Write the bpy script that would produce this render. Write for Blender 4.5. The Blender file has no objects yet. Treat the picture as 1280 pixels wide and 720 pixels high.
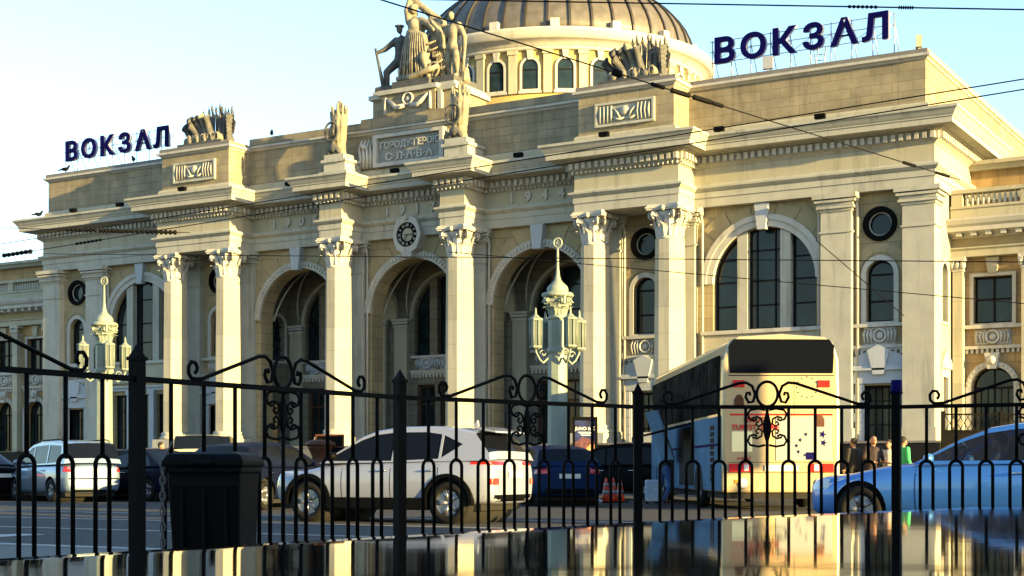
SUN_AZ, SUN_EL, SKY, EXPO, SHB, DUST = 98.2, 7.5, .118, 2.38, 10.5, .5
import bpy, bmesh, math, random
from mathutils import Vector, Matrix
from mathutils.geometry import tessellate_polygon
random.seed(11)
PI = math.pi
sc = bpy.context.scene
COL = sc.collection
DG = bpy.context.evaluated_depsgraph_get

# ------------------------------------------------------------------ mesh builder
class MB:
    def __init__(s): s.v = []; s.f = []; s.sm = []
    def add(s, vs, fs, smooth=False):
        o = len(s.v); s.v += [tuple(v) for v in vs]
        s.f += [tuple(i + o for i in f) for f in fs]; s.sm += [smooth] * len(fs); return s
    def box(s, x0, x1, y0, y1, z0, z1):
        vs = [(x, y, z) for z in (z0, z1) for y in (y0, y1) for x in (x0, x1)]
        return s.add(vs, [(0, 2, 3, 1), (4, 5, 7, 6), (0, 1, 5, 4), (2, 6, 7, 3), (0, 4, 6, 2), (1, 3, 7, 5)])
    def bxm(s, M, sx, sy, sz):
        vs = [M @ Vector((x * sx / 2, y * sy / 2, z * sz / 2)) for z in (-1, 1) for y in (-1, 1) for x in (-1, 1)]
        return s.add(vs, [(0, 2, 3, 1), (4, 5, 7, 6), (0, 1, 5, 4), (2, 6, 7, 3), (0, 4, 6, 2), (1, 3, 7, 5)])
    def prism(s, poly, m, d0, d1, smooth=False):
        """poly: (a,b) outline; m(a,b,d) -> point"""
        n = len(poly); vs = [m(a, b, d0) for a, b in poly] + [m(a, b, d1) for a, b in poly]
        tri = tessellate_polygon([[Vector((a, b, 0)) for a, b in poly]])
        s.add(vs, [tuple(t) for t in tri] + [tuple(i + n for i in t) for t in tri])
        return s.add(vs, [(i, (i + 1) % n, n + (i + 1) % n, n + i) for i in range(n)], smooth)
    def sheet(s, outer, holes, m, d, d2=None, smooth=False):
        """face with holes at depth d, reveals to depth d2"""
        allp = list(outer); loops = [[Vector((a, b, 0)) for a, b in outer]]
        for h in holes: loops.append([Vector((a, b, 0)) for a, b in h]); allp += list(h)
        tri = tessellate_polygon(loops)
        s.add([m(a, b, d) for a, b in allp], [tuple(t) for t in tri])
        if d2 is not None:
            for h in holes:
                n = len(h)
                s.add([m(a, b, d) for a, b in h] + [m(a, b, d2) for a, b in h], [(i, (i + 1) % n, n + (i + 1) % n, n + i) for i in range(n)], smooth)
        return s
    def ring(s, outer, inner, m, d0, d1):
        """frame between two outlines of equal point count, closed solid"""
        n = len(outer)
        vs = [m(a, b, d0) for a, b in outer] + [m(a, b, d0) for a, b in inner] + [m(a, b, d1) for a, b in outer] + [m(a, b, d1) for a, b in inner]
        fs = []
        for i in range(n):
            j = (i + 1) % n
            fs += [(i, j, n + j, n + i), (2*n + i, 3*n + i, 3*n + j, 2*n + j), (i, 2*n + i, 2*n + j, j), (n + i, n + j, 3*n + j, 3*n + i)]
        return s.add(vs, fs)
    def band(s, outer, inner, m, d0, d1):
        """open band (not closed round) between two polylines"""
        n = len(outer)
        vs = [m(a, b, d0) for a, b in outer] + [m(a, b, d0) for a, b in inner] + [m(a, b, d1) for a, b in outer] + [m(a, b, d1) for a, b in inner]
        fs = [(0, n, 3*n, 2*n), (n-1, 3*n-1, 4*n-1, 2*n-1)]
        for i in range(n - 1):
            j = i + 1
            fs += [(i, j, n + j, n + i), (2*n + i, 3*n + i, 3*n + j, 2*n + j), (i, 2*n + i, 2*n + j, j), (n + i, n + j, 3*n + j, 3*n + i)]
        return s.add(vs, fs)
    def lathe(s, prof, c=(0, 0, 0), n=24, smooth=True, ph=0.0, M=None, a0=0, a1=2*PI):
        full = abs(a1 - a0 - 2*PI) < 1e-6; k = n if full else n + 1
        vs = []
        for r, z in prof:
            for i in range(k):
                a = ph + a0 + (a1 - a0) * i / n; p = Vector((r * math.cos(a), r * math.sin(a), z))
                vs.append((M @ p) if M else p + Vector(c))
        fs = []
        for q in range(len(prof) - 1):
            for i in range(n):
                j = (i + 1) % k; fs.append((q*k + i, q*k + j, (q+1)*k + j, (q+1)*k + i))
        s.add(vs, fs, smooth)
        if full:
            for q in (0, len(prof) - 1):
                if prof[q][0] > 1e-4: s.add([vs[q*k + i] for i in range(k)], [tuple(range(k))])
        return s
    def tube(s, pts, r, n=8, closed=False, smooth=True):
        pts = [Vector(p) for p in pts]; m = len(pts); rs = r if isinstance(r, (list, tuple)) else [r] * m
        vs = []; up = None
        for i, p in enumerate(pts):
            a = pts[(i-1) % m] if (closed or i > 0) else p; b = pts[(i+1) % m] if (closed or i < m-1) else p
            t = (b - a).normalized() if (b - a).length > 1e-9 else Vector((0, 0, 1))
            if up is None: up = Vector((0, 0, 1)) if abs(t.z) < .9 else Vector((1, 0, 0))
            x = t.cross(up); x = x.normalized() if x.length > 1e-6 else Vector((1, 0, 0)); y = x.cross(t).normalized(); up = y
            for k in range(n):
                q = 2*PI*(k+.5)/n; vs.append(p + x*math.cos(q)*rs[i] + y*math.sin(q)*rs[i])
        fs = []
        for i in range(m if closed else m-1):
            j = (i+1) % m
            for k in range(n): fs.append((i*n+k, i*n+(k+1) % n, j*n+(k+1) % n, j*n+k))
        s.add(vs, fs, smooth)
        if not closed: s.add(vs[:n], [tuple(range(n))]); s.add(vs[-n:], [tuple(range(n))])
        return s
    def sphere(s, c, r, n=12, sc=(1, 1, 1)):
        h = n // 2 + 1; vs = []
        for i in range(h + 1):
            th = PI * i / h
            for k in range(n): vs.append((c[0] + r*sc[0]*math.sin(th)*math.cos(2*PI*k/n), c[1] + r*sc[1]*math.sin(th)*math.sin(2*PI*k/n), c[2] + r*sc[2]*math.cos(th)))
        return s.add(vs, [(i*n+k, i*n+(k+1) % n, (i+1)*n+(k+1) % n, (i+1)*n+k) for i in range(h) for k in range(n)], True)
    def sweep(s, path, prof, closed_prof=True):
        """profile (out, z) swept along plan path with mitred corners; outward is to the right of travel"""
        n = len(path); ns = []
        for i in range(n - 1):
            d = Vector((path[i+1][0]-path[i][0], path[i+1][1]-path[i][1])).normalized(); ns.append(Vector((d.y, -d.x)))
        offs = []
        for i in range(n):
            if i == 0: o = ns[0]
            elif i == n-1: o = ns[-1]
            else: o = (ns[i-1] + ns[i]) / (1 + ns[i-1].dot(ns[i]))
            offs.append(o)
        k = len(prof); vs = []
        for i in range(n):
            for o, z in prof: vs.append((path[i][0] + offs[i].x*o, path[i][1] + offs[i].y*o, z))
        fs = []
        for i in range(n-1):
            for q in range(k if closed_prof else k-1):
                r = (q+1) % k; fs.append((i*k+q, (i+1)*k+q, (i+1)*k+r, i*k+r))
        s.add(vs, fs)
        if closed_prof:
            s.add(vs[:k], [tuple(range(k))]); s.add(vs[-k:], [tuple(range(k))])
        return s
    def merge(s, o, M=None):
        return s.add([M @ Vector(v) for v in o.v] if M else o.v, o.f) if not o.sm else s._m(o, M)
    def _m(s, o, M):
        b = len(s.v); s.v += [tuple(M @ Vector(v)) for v in o.v] if M else o.v
        s.f += [tuple(i + b for i in f) for f in o.f]; s.sm += o.sm; return s
    def mesh(s, name, mat, bevel=0, fix=True):
        me = bpy.data.meshes.new(name); me.from_pydata(s.v, [], s.f)
        me.polygons.foreach_set('use_smooth', s.sm)
        if fix:
            b = bmesh.new(); b.from_mesh(me)
            bmesh.ops.remove_doubles(b, verts=b.verts, dist=1e-5)
            bmesh.ops.recalc_face_normals(b, faces=b.faces); b.to_mesh(me); b.free()
        if mat: me.materials.append(mat)
        me.update(); return me
    def obj(s, name, mat, parent=None, loc=(0, 0, 0), rz=0, bevel=0, fix=True, **kw):
        o = bpy.data.objects.new(name, s.mesh(name, mat, fix=fix)); COL.objects.link(o)
        o.location = loc; o.rotation_euler = (0, 0, rz)
        if parent: o.parent = parent
        if bevel:
            m = o.modifiers.new('bevel', 'BEVEL'); m.width = bevel; m.segments = 2; m.limit_method = 'ANGLE'; m.angle_limit = .6
        for k, v in kw.items(): o[k] = v
        return o
def empty(name, loc=(0, 0, 0), rz=0, **kw):
    o = bpy.data.objects.new(name, None); COL.objects.link(o); o.location = loc; o.rotation_euler = (0, 0, rz); o.empty_display_size = .3
    for k, v in kw.items(): o[k] = v
    return o
def copy_tree(o, parent=None, loc=None, **kw):
    c = o.copy(); COL.objects.link(c); c.parent = parent
    if loc is not None: c.location = loc
    for k, v in kw.items(): c[k] = v
    for ch in list(o.children): copy_tree(ch, c)
    return c
XZ = lambda a, b, d: (a, d, b)       # facade plane: a along x, b up, d depth in y
def YZ(a, b, d): return (d, a, b)
def XY(a, b, d): return (a, b, d)
def arch_poly(cx, hw, z0, zs, n=14, r=None):
    r = r or hw
    return [(cx-hw, z0), (cx-hw, zs)] + [(cx - hw*math.cos(PI*i/n), zs + r*math.sin(PI*i/n)) for i in range(1, n)] + [(cx+hw, zs), (cx+hw, z0)]
def circ_poly(cx, cz, r, n=28): return [(cx + r*math.cos(2*PI*i/n), cz + r*math.sin(2*PI*i/n)) for i in range(n)]
def rect(x0, x1, z0, z1): return [(x0, z0), (x0, z1), (x1, z1), (x1, z0)]
def spiral(cx, cz, r0, r1, a0, a1, n=16):
    return [(cx + (r0+(r1-r0)*i/n)*math.cos(a0+(a1-a0)*i/n), cz + (r0+(r1-r0)*i/n)*math.sin(a0+(a1-a0)*i/n)) for i in range(n+1)]

def freeze(o):
    """apply modifiers, keep object"""
    dg = DG(); dg.update(); me = bpy.data.meshes.new_from_object(o.evaluated_get(dg)); mats = [m for m in o.data.materials]
    o.modifiers.clear(); o.data = me
    if not me.materials:
        for m in mats: me.materials.append(m)
    return o
def blob(name, caps, mat, parent=None, vox=.02, smooth=6, loc=(0, 0, 0), rz=0, **kw):
    """one continuous body from tapered limbs: ('c', p0, r0, p1, r1) or ('e', centre, (rx,ry,rz)) or ('b', M, size)"""
    mb = MB()
    for c in caps:
        if c[0] == 'c':
            p, r, q, t = Vector(c[1]), c[2], Vector(c[3]), c[4]
            mb.sphere(p, r, 12); mb.sphere(q, t, 12); mb.tube([p, q], [r, t], 12)
        elif c[0] == 'e': mb.sphere(c[1], 1, 14, c[2])
        elif c[0] == 'b': mb.bxm(c[1], *c[2])
    o = mb.obj(name, mat, parent, loc, rz, fix=False, **kw)
    m = o.modifiers.new('r', 'REMESH'); m.mode = 'VOXEL'; m.voxel_size = vox; m.use_smooth_shade = True
    m = o.modifiers.new('s', 'SMOOTH'); m.iterations = smooth; m.factor = .5
    freeze(o); o.data.polygons.foreach_set('use_smooth', [True]*len(o.data.polygons)); return o

def text_mesh(name, s, size, mat, parent, M, extrude=.03, bold=0.0, align='CENTER', sx=1, **kw):
    cu = bpy.data.curves.new(name, 'FONT'); cu.body = s; cu.size = size; cu.extrude = extrude; cu.offset = bold; cu.align_x = align; cu.align_y = 'BOTTOM_BASELINE'
    cu.resolution_u = 3
    t = bpy.data.objects.new(name, cu); COL.objects.link(t); dg = DG(); dg.update()
    me = bpy.data.meshes.new_from_object(t.evaluated_get(dg)); bpy.data.objects.remove(t)
    me.transform(M @ Matrix.Diagonal((sx, 1, 1, 1)))
    me.materials.clear(); me.materials.append(mat)
    o = bpy.data.objects.new(name, me); COL.objects.link(o); o.parent = parent
    for k, v in kw.items(): o[k] = v
    return o
def Rz(a): return Matrix.Rotation(a, 4, 'Z')
def Rx(a): return Matrix.Rotation(a, 4, 'X')
def Ry(a): return Matrix.Rotation(a, 4, 'Y')
def T(*p): return Matrix.Translation(p)

# ------------------------------------------------------------------ materials
def mat(name, col, rough=.6, metal=0, var=.0, vs=3.0, bump=0.0, bs=40, coat=0, spec=.5, streak=0.0, emit=None, dirt=None, brick=None, alpha=None):
    m = bpy.data.materials.new(name); m.use_nodes = True; nt = m.node_tree; N = nt.nodes; Lk = nt.links
    b = N['Principled BSDF']; b.inputs['Roughness'].default_value = rough; b.inputs['Metallic'].default_value = metal
    b.inputs['Base Color'].default_value = (*col, 1); b.inputs['Specular IOR Level'].default_value = spec
    if coat: b.inputs['Coat Weight'].default_value = coat; b.inputs['Coat Roughness'].default_value = .04
    if emit: b.inputs['Emission Color'].default_value = (*emit[:3], 1); b.inputs['Emission Strength'].default_value = emit[3]
    tc = N.new('ShaderNodeTexCoord'); out = None; hgt = None
    def mix(a, c, f, mode='MIX'):
        x = N.new('ShaderNodeMix'); x.data_type = 'RGBA'; x.blend_type = mode
        for sock, val in (('Factor', f), ('A', a), ('B', c)):
            i = {'Factor': 0, 'A': 6, 'B': 7}[sock]
            if hasattr(val, 'links') or isinstance(val, bpy.types.NodeSocket): Lk.new(val, x.inputs[i])
            else: x.inputs[i].default_value = val if i == 0 else (*val, 1)
        return x.outputs[2]
    def noise(scale, det=4, vec=None, ro=.55):
        x = N.new('ShaderNodeTexNoise'); x.inputs['Scale'].default_value = scale; x.inputs['Detail'].default_value = det; x.inputs['Roughness'].default_value = ro
        Lk.new(vec or tc.outputs['Object'], x.inputs['Vector']); return x.outputs['Fac']
    def ramp(f, lo, hi):
        x = N.new('ShaderNodeMapRange'); x.inputs[1].default_value = lo; x.inputs[2].default_value = hi; Lk.new(f, x.inputs[0]); return x.outputs[0]
    cur = col
    if var:
        d = tuple(max(0, c*(1-var)) for c in col); l = tuple(min(1, c*(1+var*.7)) for c in col)
        cur = mix(d, l, ramp(noise(vs), .32, .68))
    if brick:
        w, h, mo, dark = brick
        sx = N.new('ShaderNodeSeparateXYZ'); Lk.new(tc.outputs['Object'], sx.inputs[0])
        ad = N.new('ShaderNodeMath'); ad.operation = 'ADD'; Lk.new(sx.outputs[0], ad.inputs[0]); Lk.new(sx.outputs[1], ad.inputs[1])
        cx = N.new('ShaderNodeCombineXYZ'); Lk.new(ad.outputs[0], cx.inputs[0]); Lk.new(sx.outputs[2], cx.inputs[1])
        bt = N.new('ShaderNodeTexBrick'); Lk.new(cx.outputs[0], bt.inputs['Vector'])
        bt.inputs['Scale'].default_value = 1; bt.inputs['Brick Width'].default_value = w; bt.inputs['Row Height'].default_value = h
        bt.inputs['Mortar Size'].default_value = mo; bt.inputs['Mortar Smooth'].default_value = .2; bt.inputs['Bias'].default_value = 0
        bt.inputs['Color1'].default_value = (.88, .88, .88, 1); bt.inputs['Color2'].default_value = (1.08, 1.06, 1.02, 1); bt.inputs['Mortar'].default_value = (dark, dark, dark, 1)
        cur = mix(cur, bt.outputs['Color'], 1.0, 'MULTIPLY'); hgt = bt.outputs['Fac']
    if streak:
        mp = N.new('ShaderNodeMapping'); mp.inputs['Scale'].default_value = (2.6, 2.6, .22); Lk.new(tc.outputs['Object'], mp.inputs[0])
        cur = mix(cur, tuple(c*.42 for c in col), ramp(noise(1.0, 6, mp.outputs[0], .7), .56, .80), 'MIX') if streak >= 1 else mix(cur, mix(cur, tuple(c*.42 for c in col), streak), ramp(noise(1.0, 6, mp.outputs[0], .7), .52, .74))
    if not isinstance(cur, tuple): Lk.new(cur, b.inputs['Base Color'])
    if bump or hgt:
        bp = N.new('ShaderNodeBump'); bp.inputs['Strength'].default_value = bump or .3; bp.inputs['Distance'].default_value = .02
        if hgt:
            iv = N.new('ShaderNodeMath'); iv.operation = 'SUBTRACT'; iv.inputs[0].default_value = 1; Lk.new(hgt, iv.inputs[1])
            ms = N.new('ShaderNodeMath'); ms.operation = 'MULTIPLY_ADD'; Lk.new(noise(bs), ms.inputs[0]); ms.inputs[1].default_value = .25; Lk.new(iv.outputs[0], ms.inputs[2]); Lk.new(ms.outputs[0], bp.inputs['Height'])
        else: Lk.new(noise(bs), bp.inputs['Height'])
        Lk.new(bp.outputs[0], b.inputs['Normal'])
    return m
M = {}
M['wall'] = mat('ashlar_wall', (0.285, 0.235, 0.135), .85, var=.2, vs=.7, bump=.5, brick=(1.05, .50, .016, .58), streak=.5)
M['attic'] = mat('attic_block_wall', (0.235, 0.205, 0.138), .88, var=.25, vs=1.2, bump=.6, brick=(.80, .375, .012, .60), streak=.8)
M['vous'] = mat('voussoir_stone', (0.285, 0.235, 0.135), .85, var=.1, vs=1.1, bump=.3, streak=.3)
M['trim'] = mat('pale_stucco', (0.33, 0.33, 0.285), .8, var=.10, vs=1.3, bump=.25, bs=25, streak=.8)
M['frieze'] = mat('cream_stucco', (0.325, 0.31, 0.235), .8, var=.08, vs=.8, bump=.2, bs=18, streak=.65)
M['white'] = mat('white_moulding', (0.37, 0.365, 0.335), .7, var=.08, vs=2, bump=.15, streak=.7)
M['bluewhite'] = mat('bluish_white_stucco', (0.317, 0.349, 0.390), .7, var=.05, vs=2, bump=.15)
M['column'] = mat('column_stucco', (0.35, 0.335, 0.26), .7, var=.07, vs=.9, bump=.2, bs=22, streak=.6, brick=(60, 1.05, .010, .62))
M['drum'] = mat('drum_yellow', (0.38, 0.285, 0.11), .8, var=.07, vs=1.4, bump=.2)
M['wing'] = mat('wing_warm_lit_wall', (.31, .215, .10), .85, var=.2, vs=.8, bump=.4, brick=(1.05, .5, .016, .6), streak=.6)  # ochre pushed warmer so the colour carries bounced sunlight on the wing
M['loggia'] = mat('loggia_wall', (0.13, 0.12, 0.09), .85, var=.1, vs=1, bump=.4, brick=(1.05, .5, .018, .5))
M['plinth'] = mat('dark_granite', (.006, .006, .006), .6, spec=.2, var=.3, vs=20)
M['roofm'] = mat('roof_sheet', (.16, .16, .17), .6, .3, var=.15, vs=2)
M['dome'] = mat('dome_sheet', (0.125, 0.115, 0.098), .5, .35, var=.22, vs=2.2, bump=.2, bs=8, streak=.5)
M['rib'] = mat('dome_rib', (0.04, 0.037, 0.033), .5, .4, var=.15, vs=3)
M['glass'] = mat('window_glass', (.010, .019, .021), .08, spec=.3, var=.7, vs=.9, bump=.15, bs=1.1)  # mottled colour stands in for uneven reflections in the panes
M['frame'] = mat('dark_window_frame', (.007, .006, .006), .6, spec=.1)
M['wood'] = mat('door_wood', (0.06, 0.022, 0.01), .5, var=.3, vs=8, spec=.2)
M['stat'] = mat('statue_stone', (0.19, 0.175, 0.13), .8, var=.45, vs=3, bump=.8, bs=14, streak=1.0)
M['bronze'] = mat('dark_weathered_stone', (0.055, 0.058, 0.058), .7, var=.3, vs=5, bump=.4, bs=14)
M['iron'] = mat('black_iron', (.0015, .0015, .0017), .65, 0, spec=.06, var=.2, vs=30, bump=.1, bs=90)
M['sign'] = mat('sign_blue', (0.002, 0.0015, 0.055), .6, spec=.05)
M['signside'] = mat('sign_white_edge', (0.4, 0.4, 0.45), .5)
M['steel'] = mat('galvanised_steel', (.32, .33, .34), .5, .6)
M['lamp'] = mat('lamp_green_grey', (0.165, 0.2, 0.175), .55, var=.1, vs=4, bump=.15, streak=.4)
M['lglass'] = mat('lantern_glass', (0.09, 0.11, 0.1), .15)
M['asphalt'] = mat('asphalt', (.028, .029, .032), .8, var=.25, vs=.8, bump=.6, bs=120, spec=.35)
M['paint'] = mat('road_paint', (.30, .30, .30), .6, var=.25, vs=6)
M['pave'] = mat('paving_slabs', (0.106, 0.100, 0.092), .8, var=.12, vs=1.4, bump=.3)
M['kerb'] = mat('kerb_stone', (0.138, 0.132, 0.126), .8, var=.15, vs=4, bump=.3)
M['rubber'] = mat('tyre_rubber', (.005, .005, .005), .8, spec=.2)
M['alloy'] = mat('alloy_wheel', (.20, .21, .24), .3, .8)
M['cglass'] = mat('car_glass', (.003, .004, .007), .07, spec=.15)
M['black'] = mat('black_plastic', (.0016, .0017, .002), .55, spec=.07)
M['dark'] = mat('dark_interior', (.004, .004, .004), .9)
M['red'] = mat('red_lamp_glass', (.42, .015, .012), .15, coat=.5)
M['clear'] = mat('clear_lamp_glass', (.55, .56, .58), .12, coat=.5)
M['orange'] = mat('orange_lamp_glass', (.7, .18, .02), .2)
M['chrome'] = mat('chrome', (.6, .6, .62), .12, 1)
M['plate'] = mat('number_plate', (.55, .55, .52), .5)
M['skin'] = mat('skin', (0.24, 0.13, 0.09), .55)
M['wire'] = mat('cable_black', (.003, .003, .003), .7, spec=.1)
# ------------------------------------------------------------------ the station
CX, FY = -37.95, 55.0
ST = empty('station_building', (CX, FY, 0), label='cream neoclassical railway station with six giant octagonal columns and a ribbed dome', category='building')
def part(mb, name, m, parent=ST, **kw): return mb.obj(name, M[m], parent, **kw)
COLX = (-13.2, -9.85, -3.27, 3.27, 9.85, 13.2)

# podium and steps
mb = MB(); mb.box(-23.7, 23.7, -.15, 22, 0, 1.9); mb.box(-14.4, 14.4, -2.2, -.15, 0, 1.9); part(mb, 'plinth', 'plinth')
mb = MB(); mb.box(-23.75, 23.75, -.2, 21.9, 1.9, 1.98); mb.box(-14.5, 14.5, -2.3, -.2, 1.9, 1.98); part(mb, 'podium_coping', 'kerb')
mb = MB()
for i in range(11): mb.box(-9, 9, -2.3-.34*(11-i), -2.3, .17*i+.001, .17*(i+1))
part(mb, 'front_steps', 'kerb')

# facade walls with openings
def vous(_, cx, r, zs, xlim, ztop, n=9, y=.47, h=.75):
    mb = MB()
    for i in range(n):
        a0 = PI*i/n + .012; a1 = PI*(i+1)/n - .012; h2 = h if i % 2 == 0 else h*.72
        pts = []
        for a in (a0, (a0+a1)/2, a1): pts.append((cx - r*math.cos(a), zs + r*math.sin(a)))
        for a in (a1, a0):
            x = cx - (r+h2)*math.cos(a); z = zs + (r+h2)*math.sin(a)
            pts.append((max(xlim[0], min(xlim[1], x)), min(ztop, z)))
        mb.prism(pts, XZ, y, y+.1)
    part(mb, 'voussoirs', 'vous')
bw = MB(); vs_ = MB()
def block_holes(s):
    c = 16.65*s
    return [arch_poly(c, 2.15, 6.45, 8.35, 20), arch_poly(21.3*s, .53, 6.5, 8.3), circ_poly(21.3*s, 10.2, .62), rect(21.3*s-.6, 21.3*s+.6, 1.99, 4.1),
            rect(c-2.0, c-.95, 2.0, 4.75), rect(c-.55, c+.55, 2.0, 4.75), rect(c+.95, c+2.0, 2.0, 4.75)]
for s in (1, -1):
    xs = sorted((9.3*s, 13.9*s)); bx = sorted((13.9*s, 23.35*s))
    bw.sheet(rect(bx[0], bx[1], 1.98, 11.5), block_holes(s), XZ, .5, .95)
    bw.sheet(rect(xs[0], xs[1], 1.98, 11.5), [circ_poly(11.52*s, 10.2, .62), arch_poly(11.52*s, .53, 6.5, 8.3), rect(11.52*s-.6, 11.52*s+.6, 1.99, 4.1)], XZ, .501, .95)
    vous(vs_, 16.65*s, 2.62, 8.35, (16.65*s-3.4 if s < 0 else 14.05, 19.0 if s > 0 else -14.05), 11.35)
    for c in (21.3*s, 11.52*s): vous(vs_, c, .78, 8.35, (c-.95, c+.95), 9.45, 5, h=.6)
bw.sheet(rect(-9.3, 9.3, 1.98, 11.5), [arch_poly(c, 2.35, 1.99, 8.1, 24) for c in (-6.55, 0, 6.55)], XZ, .5, 1.35)
for c in (-6.55, 0, 6.55): vous(vs_, c, 2.68, 8.1, (c-2.72, c+2.72), 11.35, 11)
bw.sheet(rect(-9.3, 9.3, 1.98, 11.5), [arch_poly(c, 2.35, 1.99, 8.1, 24) for c in (-6.55, 0, 6.55)], XZ, 1.36)
part(bw, 'facade_wall', 'wall')
# side walls
for s in (1, -1):
    mb = MB(); x = 23.35*s
    mb.sheet([(.5, 1.98), (.5, 11.5), (22, 11.5), (22, 1.98)], [arch_poly(1.75, .42, 6.5, 8.3), rect(1.35, 2.1, 1.99, 4.4)], YZ, x, x-.4*s)
    part(mb, 'side_wall', 'frieze')
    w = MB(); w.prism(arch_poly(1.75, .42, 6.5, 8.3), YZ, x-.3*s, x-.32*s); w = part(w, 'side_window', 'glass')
    f = MB(); f.ring(arch_poly(1.75, .62, 6.4, 8.3), arch_poly(1.75, .42, 6.5, 8.3), YZ, x+.0*s, x+.07*s)
    for z in (7.1, 8.3): f.box(*sorted((x-.29*s, x-.22*s)), 1.33, 2.17, z-.03, z+.03)
    f.obj('window_surround', M['white'], w)
    w = MB(); w.prism(rect(1.35, 2.1, 1.99, 4.4), YZ, x-.3*s, x-.32*s); part(w, 'side_doorway', 'frame')
    f = MB(); f.ring(rect(1.15, 2.3, 1.985, 4.7), rect(1.35, 2.1, 1.99, 4.4), YZ, x, x+.1*s); f.prism([(1.0, 4.72), (1.0, 4.95), (1.72, 5.45), (2.45, 4.95), (2.45, 4.72)], YZ, x, x+.16*s); part(f, 'side_door_surround', 'white')
# loggia: back wall, end walls, ceiling, vault ribs
mb = MB(); holes = []
for c in (-6.55, 0, 6.55):
    holes.append(arch_poly(c, 1.95, 6.3, 8.1, 20))
    for d in (-1.3, 0, 1.3): holes.append(rect(c+d-.5, c+d+.5, 2.0, 4.95))
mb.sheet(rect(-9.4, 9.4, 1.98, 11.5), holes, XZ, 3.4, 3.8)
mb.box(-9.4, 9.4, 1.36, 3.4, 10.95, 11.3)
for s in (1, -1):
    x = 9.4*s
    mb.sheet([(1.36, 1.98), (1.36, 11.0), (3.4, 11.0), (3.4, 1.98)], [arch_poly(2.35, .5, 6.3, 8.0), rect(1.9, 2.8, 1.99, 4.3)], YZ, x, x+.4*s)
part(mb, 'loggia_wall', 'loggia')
mb = MB()
for c in (-6.55, 0, 6.55):
    mb.band([(a, b) for a, b in arch_poly(c, 2.2, 1.99, 8.1, 20)][1:-1], [(a, b) for a, b in arch_poly(c, 2.05, 1.99, 8.1, 20)][1:-1], XZ, 3.34, 3.45)
for c in (-3.27, 3.27):
    mb.band([(2.38-1.02*math.cos(PI*i/12), 8.1+1.02*1.6*math.sin(PI*i/12)) for i in range(13)], [(2.38-.8*math.cos(PI*i/12), 8.1+.8*1.6*math.sin(PI*i/12)) for i in range(13)], YZ, c-.4, c+.4)
for c in (-9.1, -6.55, 0, 6.55, 9.1):
    if abs(c) > 9: continue
    for sx in (-1, 1):
        for sy in (0, 1):
            pts = [(c + sx*2.3*math.cos(PI/2*i/8), (1.4 if sy else 3.36) + (1 if sy else -1)*(.98*math.sin(PI/2*i/8)), 8.15 + 2.75*math.sin(PI/2*i/8)) for i in range(9)]
            mb.tube(pts, .05, 5)
part(mb, 'vault_ribs', 'frieze')
for c in (-3.9, -2.65, 2.65, 3.9, -9.0, 9.0):
    mb = MB(); mb.box(c-.36, c+.36, 3.22, 3.42, 1.98, 7.7); lp = part(mb, 'loggia_pilaster', 'frieze'); mb = MB()
    for z, o in ((7.7, .04), (7.85, .08), (7.98, .12)): mb.box(c-.36-o, c+.36+o, 3.22-o, 3.42, z, z+.11)
    mb.obj('impost', M['white'], lp)

# generic window: dark frame with bars + pane
def window(outline, y, bars, parent=ST, name='window', fm='frame', fw=.07, pane='glass'):
    f = MB(); cx = sum(p[0] for p in outline)/len(outline); cz = sum(p[1] for p in outline)/len(outline)
    n = len(outline); inner = []
    for i in range(n):   # inset outline
        a = Vector(outline[i-1]); b = Vector(outline[i]); c = Vector(outline[(i+1) % n])
        d1 = (b-a).normalized(); d2 = (c-b).normalized(); n1 = Vector((d1.y, -d1.x)); n2 = Vector((d2.y, -d2.x))
        o = (n1+n2)/max(.3, 1+n1.dot(n2)); inner.append((b.x+o.x*fw, b.y+o.y*fw))
    f.ring(outline, inner, XZ, y, y+.08)
    for b in bars: f.box(b[0], b[1], y+.005, y+.07, b[2], b[3])
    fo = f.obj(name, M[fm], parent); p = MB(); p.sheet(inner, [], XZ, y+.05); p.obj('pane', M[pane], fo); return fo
def arch_h(x, cx, hw, zs, r=None):
    r = r or hw; k = 1-((x-cx)/hw)**2; return zs + r*math.sqrt(max(0, k))
def big_window(c, hw, z0, zs, y, mullion, parent=ST):
    """three lights under one arch, with two stone mullions"""
    ms = [(-hw, -hw*.42-.18), (-hw*.42+.12, hw*.42-.12), (hw*.42+.18, hw)]
    mu = MB()
    for s in (-1, 1):
        a, b = sorted((s*hw*.42-.21, s*hw*.42+.21))
        pts = [(c+a, z0), (c+a, arch_h(c+a, c, hw, zs)-.01), (c+b, arch_h(c+b, c, hw, zs)-.01), (c+b, z0)]
        mu.prism(pts, XZ, y-.3, y+.12)
    mu.obj('window_mullion', M[mullion], parent)
    for k, (a, b) in enumerate(((-hw+.02, -hw*.42-.212), (-hw*.42+.212, hw*.42-.212), (hw*.42+.212, hw-.02))):
        pts = [(c+a, z0)] + [(c+a+(b-a)*i/10, arch_h(c+a+(b-a)*i/10, c, hw, zs)-.015) for i in range(11)] + [(c+b, z0)]
        if k == 0: pts[1] = (c+a, max(pts[1][1], z0+.5))
        bars = []; H = z0
        for z in [z0+(zs+hw-z0)*q for q in ((.24, .48, .78) if k == 1 else (.24, .48, .70))]: bars.append((c+a+.03, c+b-.03, z-.03, z+.03))
        if k == 1:
            for q in (.22, .78): x = c+a+(b-a)*q; bars.append((x-.03, x+.03, z0, arch_h(x, c, hw, zs)-.06))
        window(pts, y, bars, parent)
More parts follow.
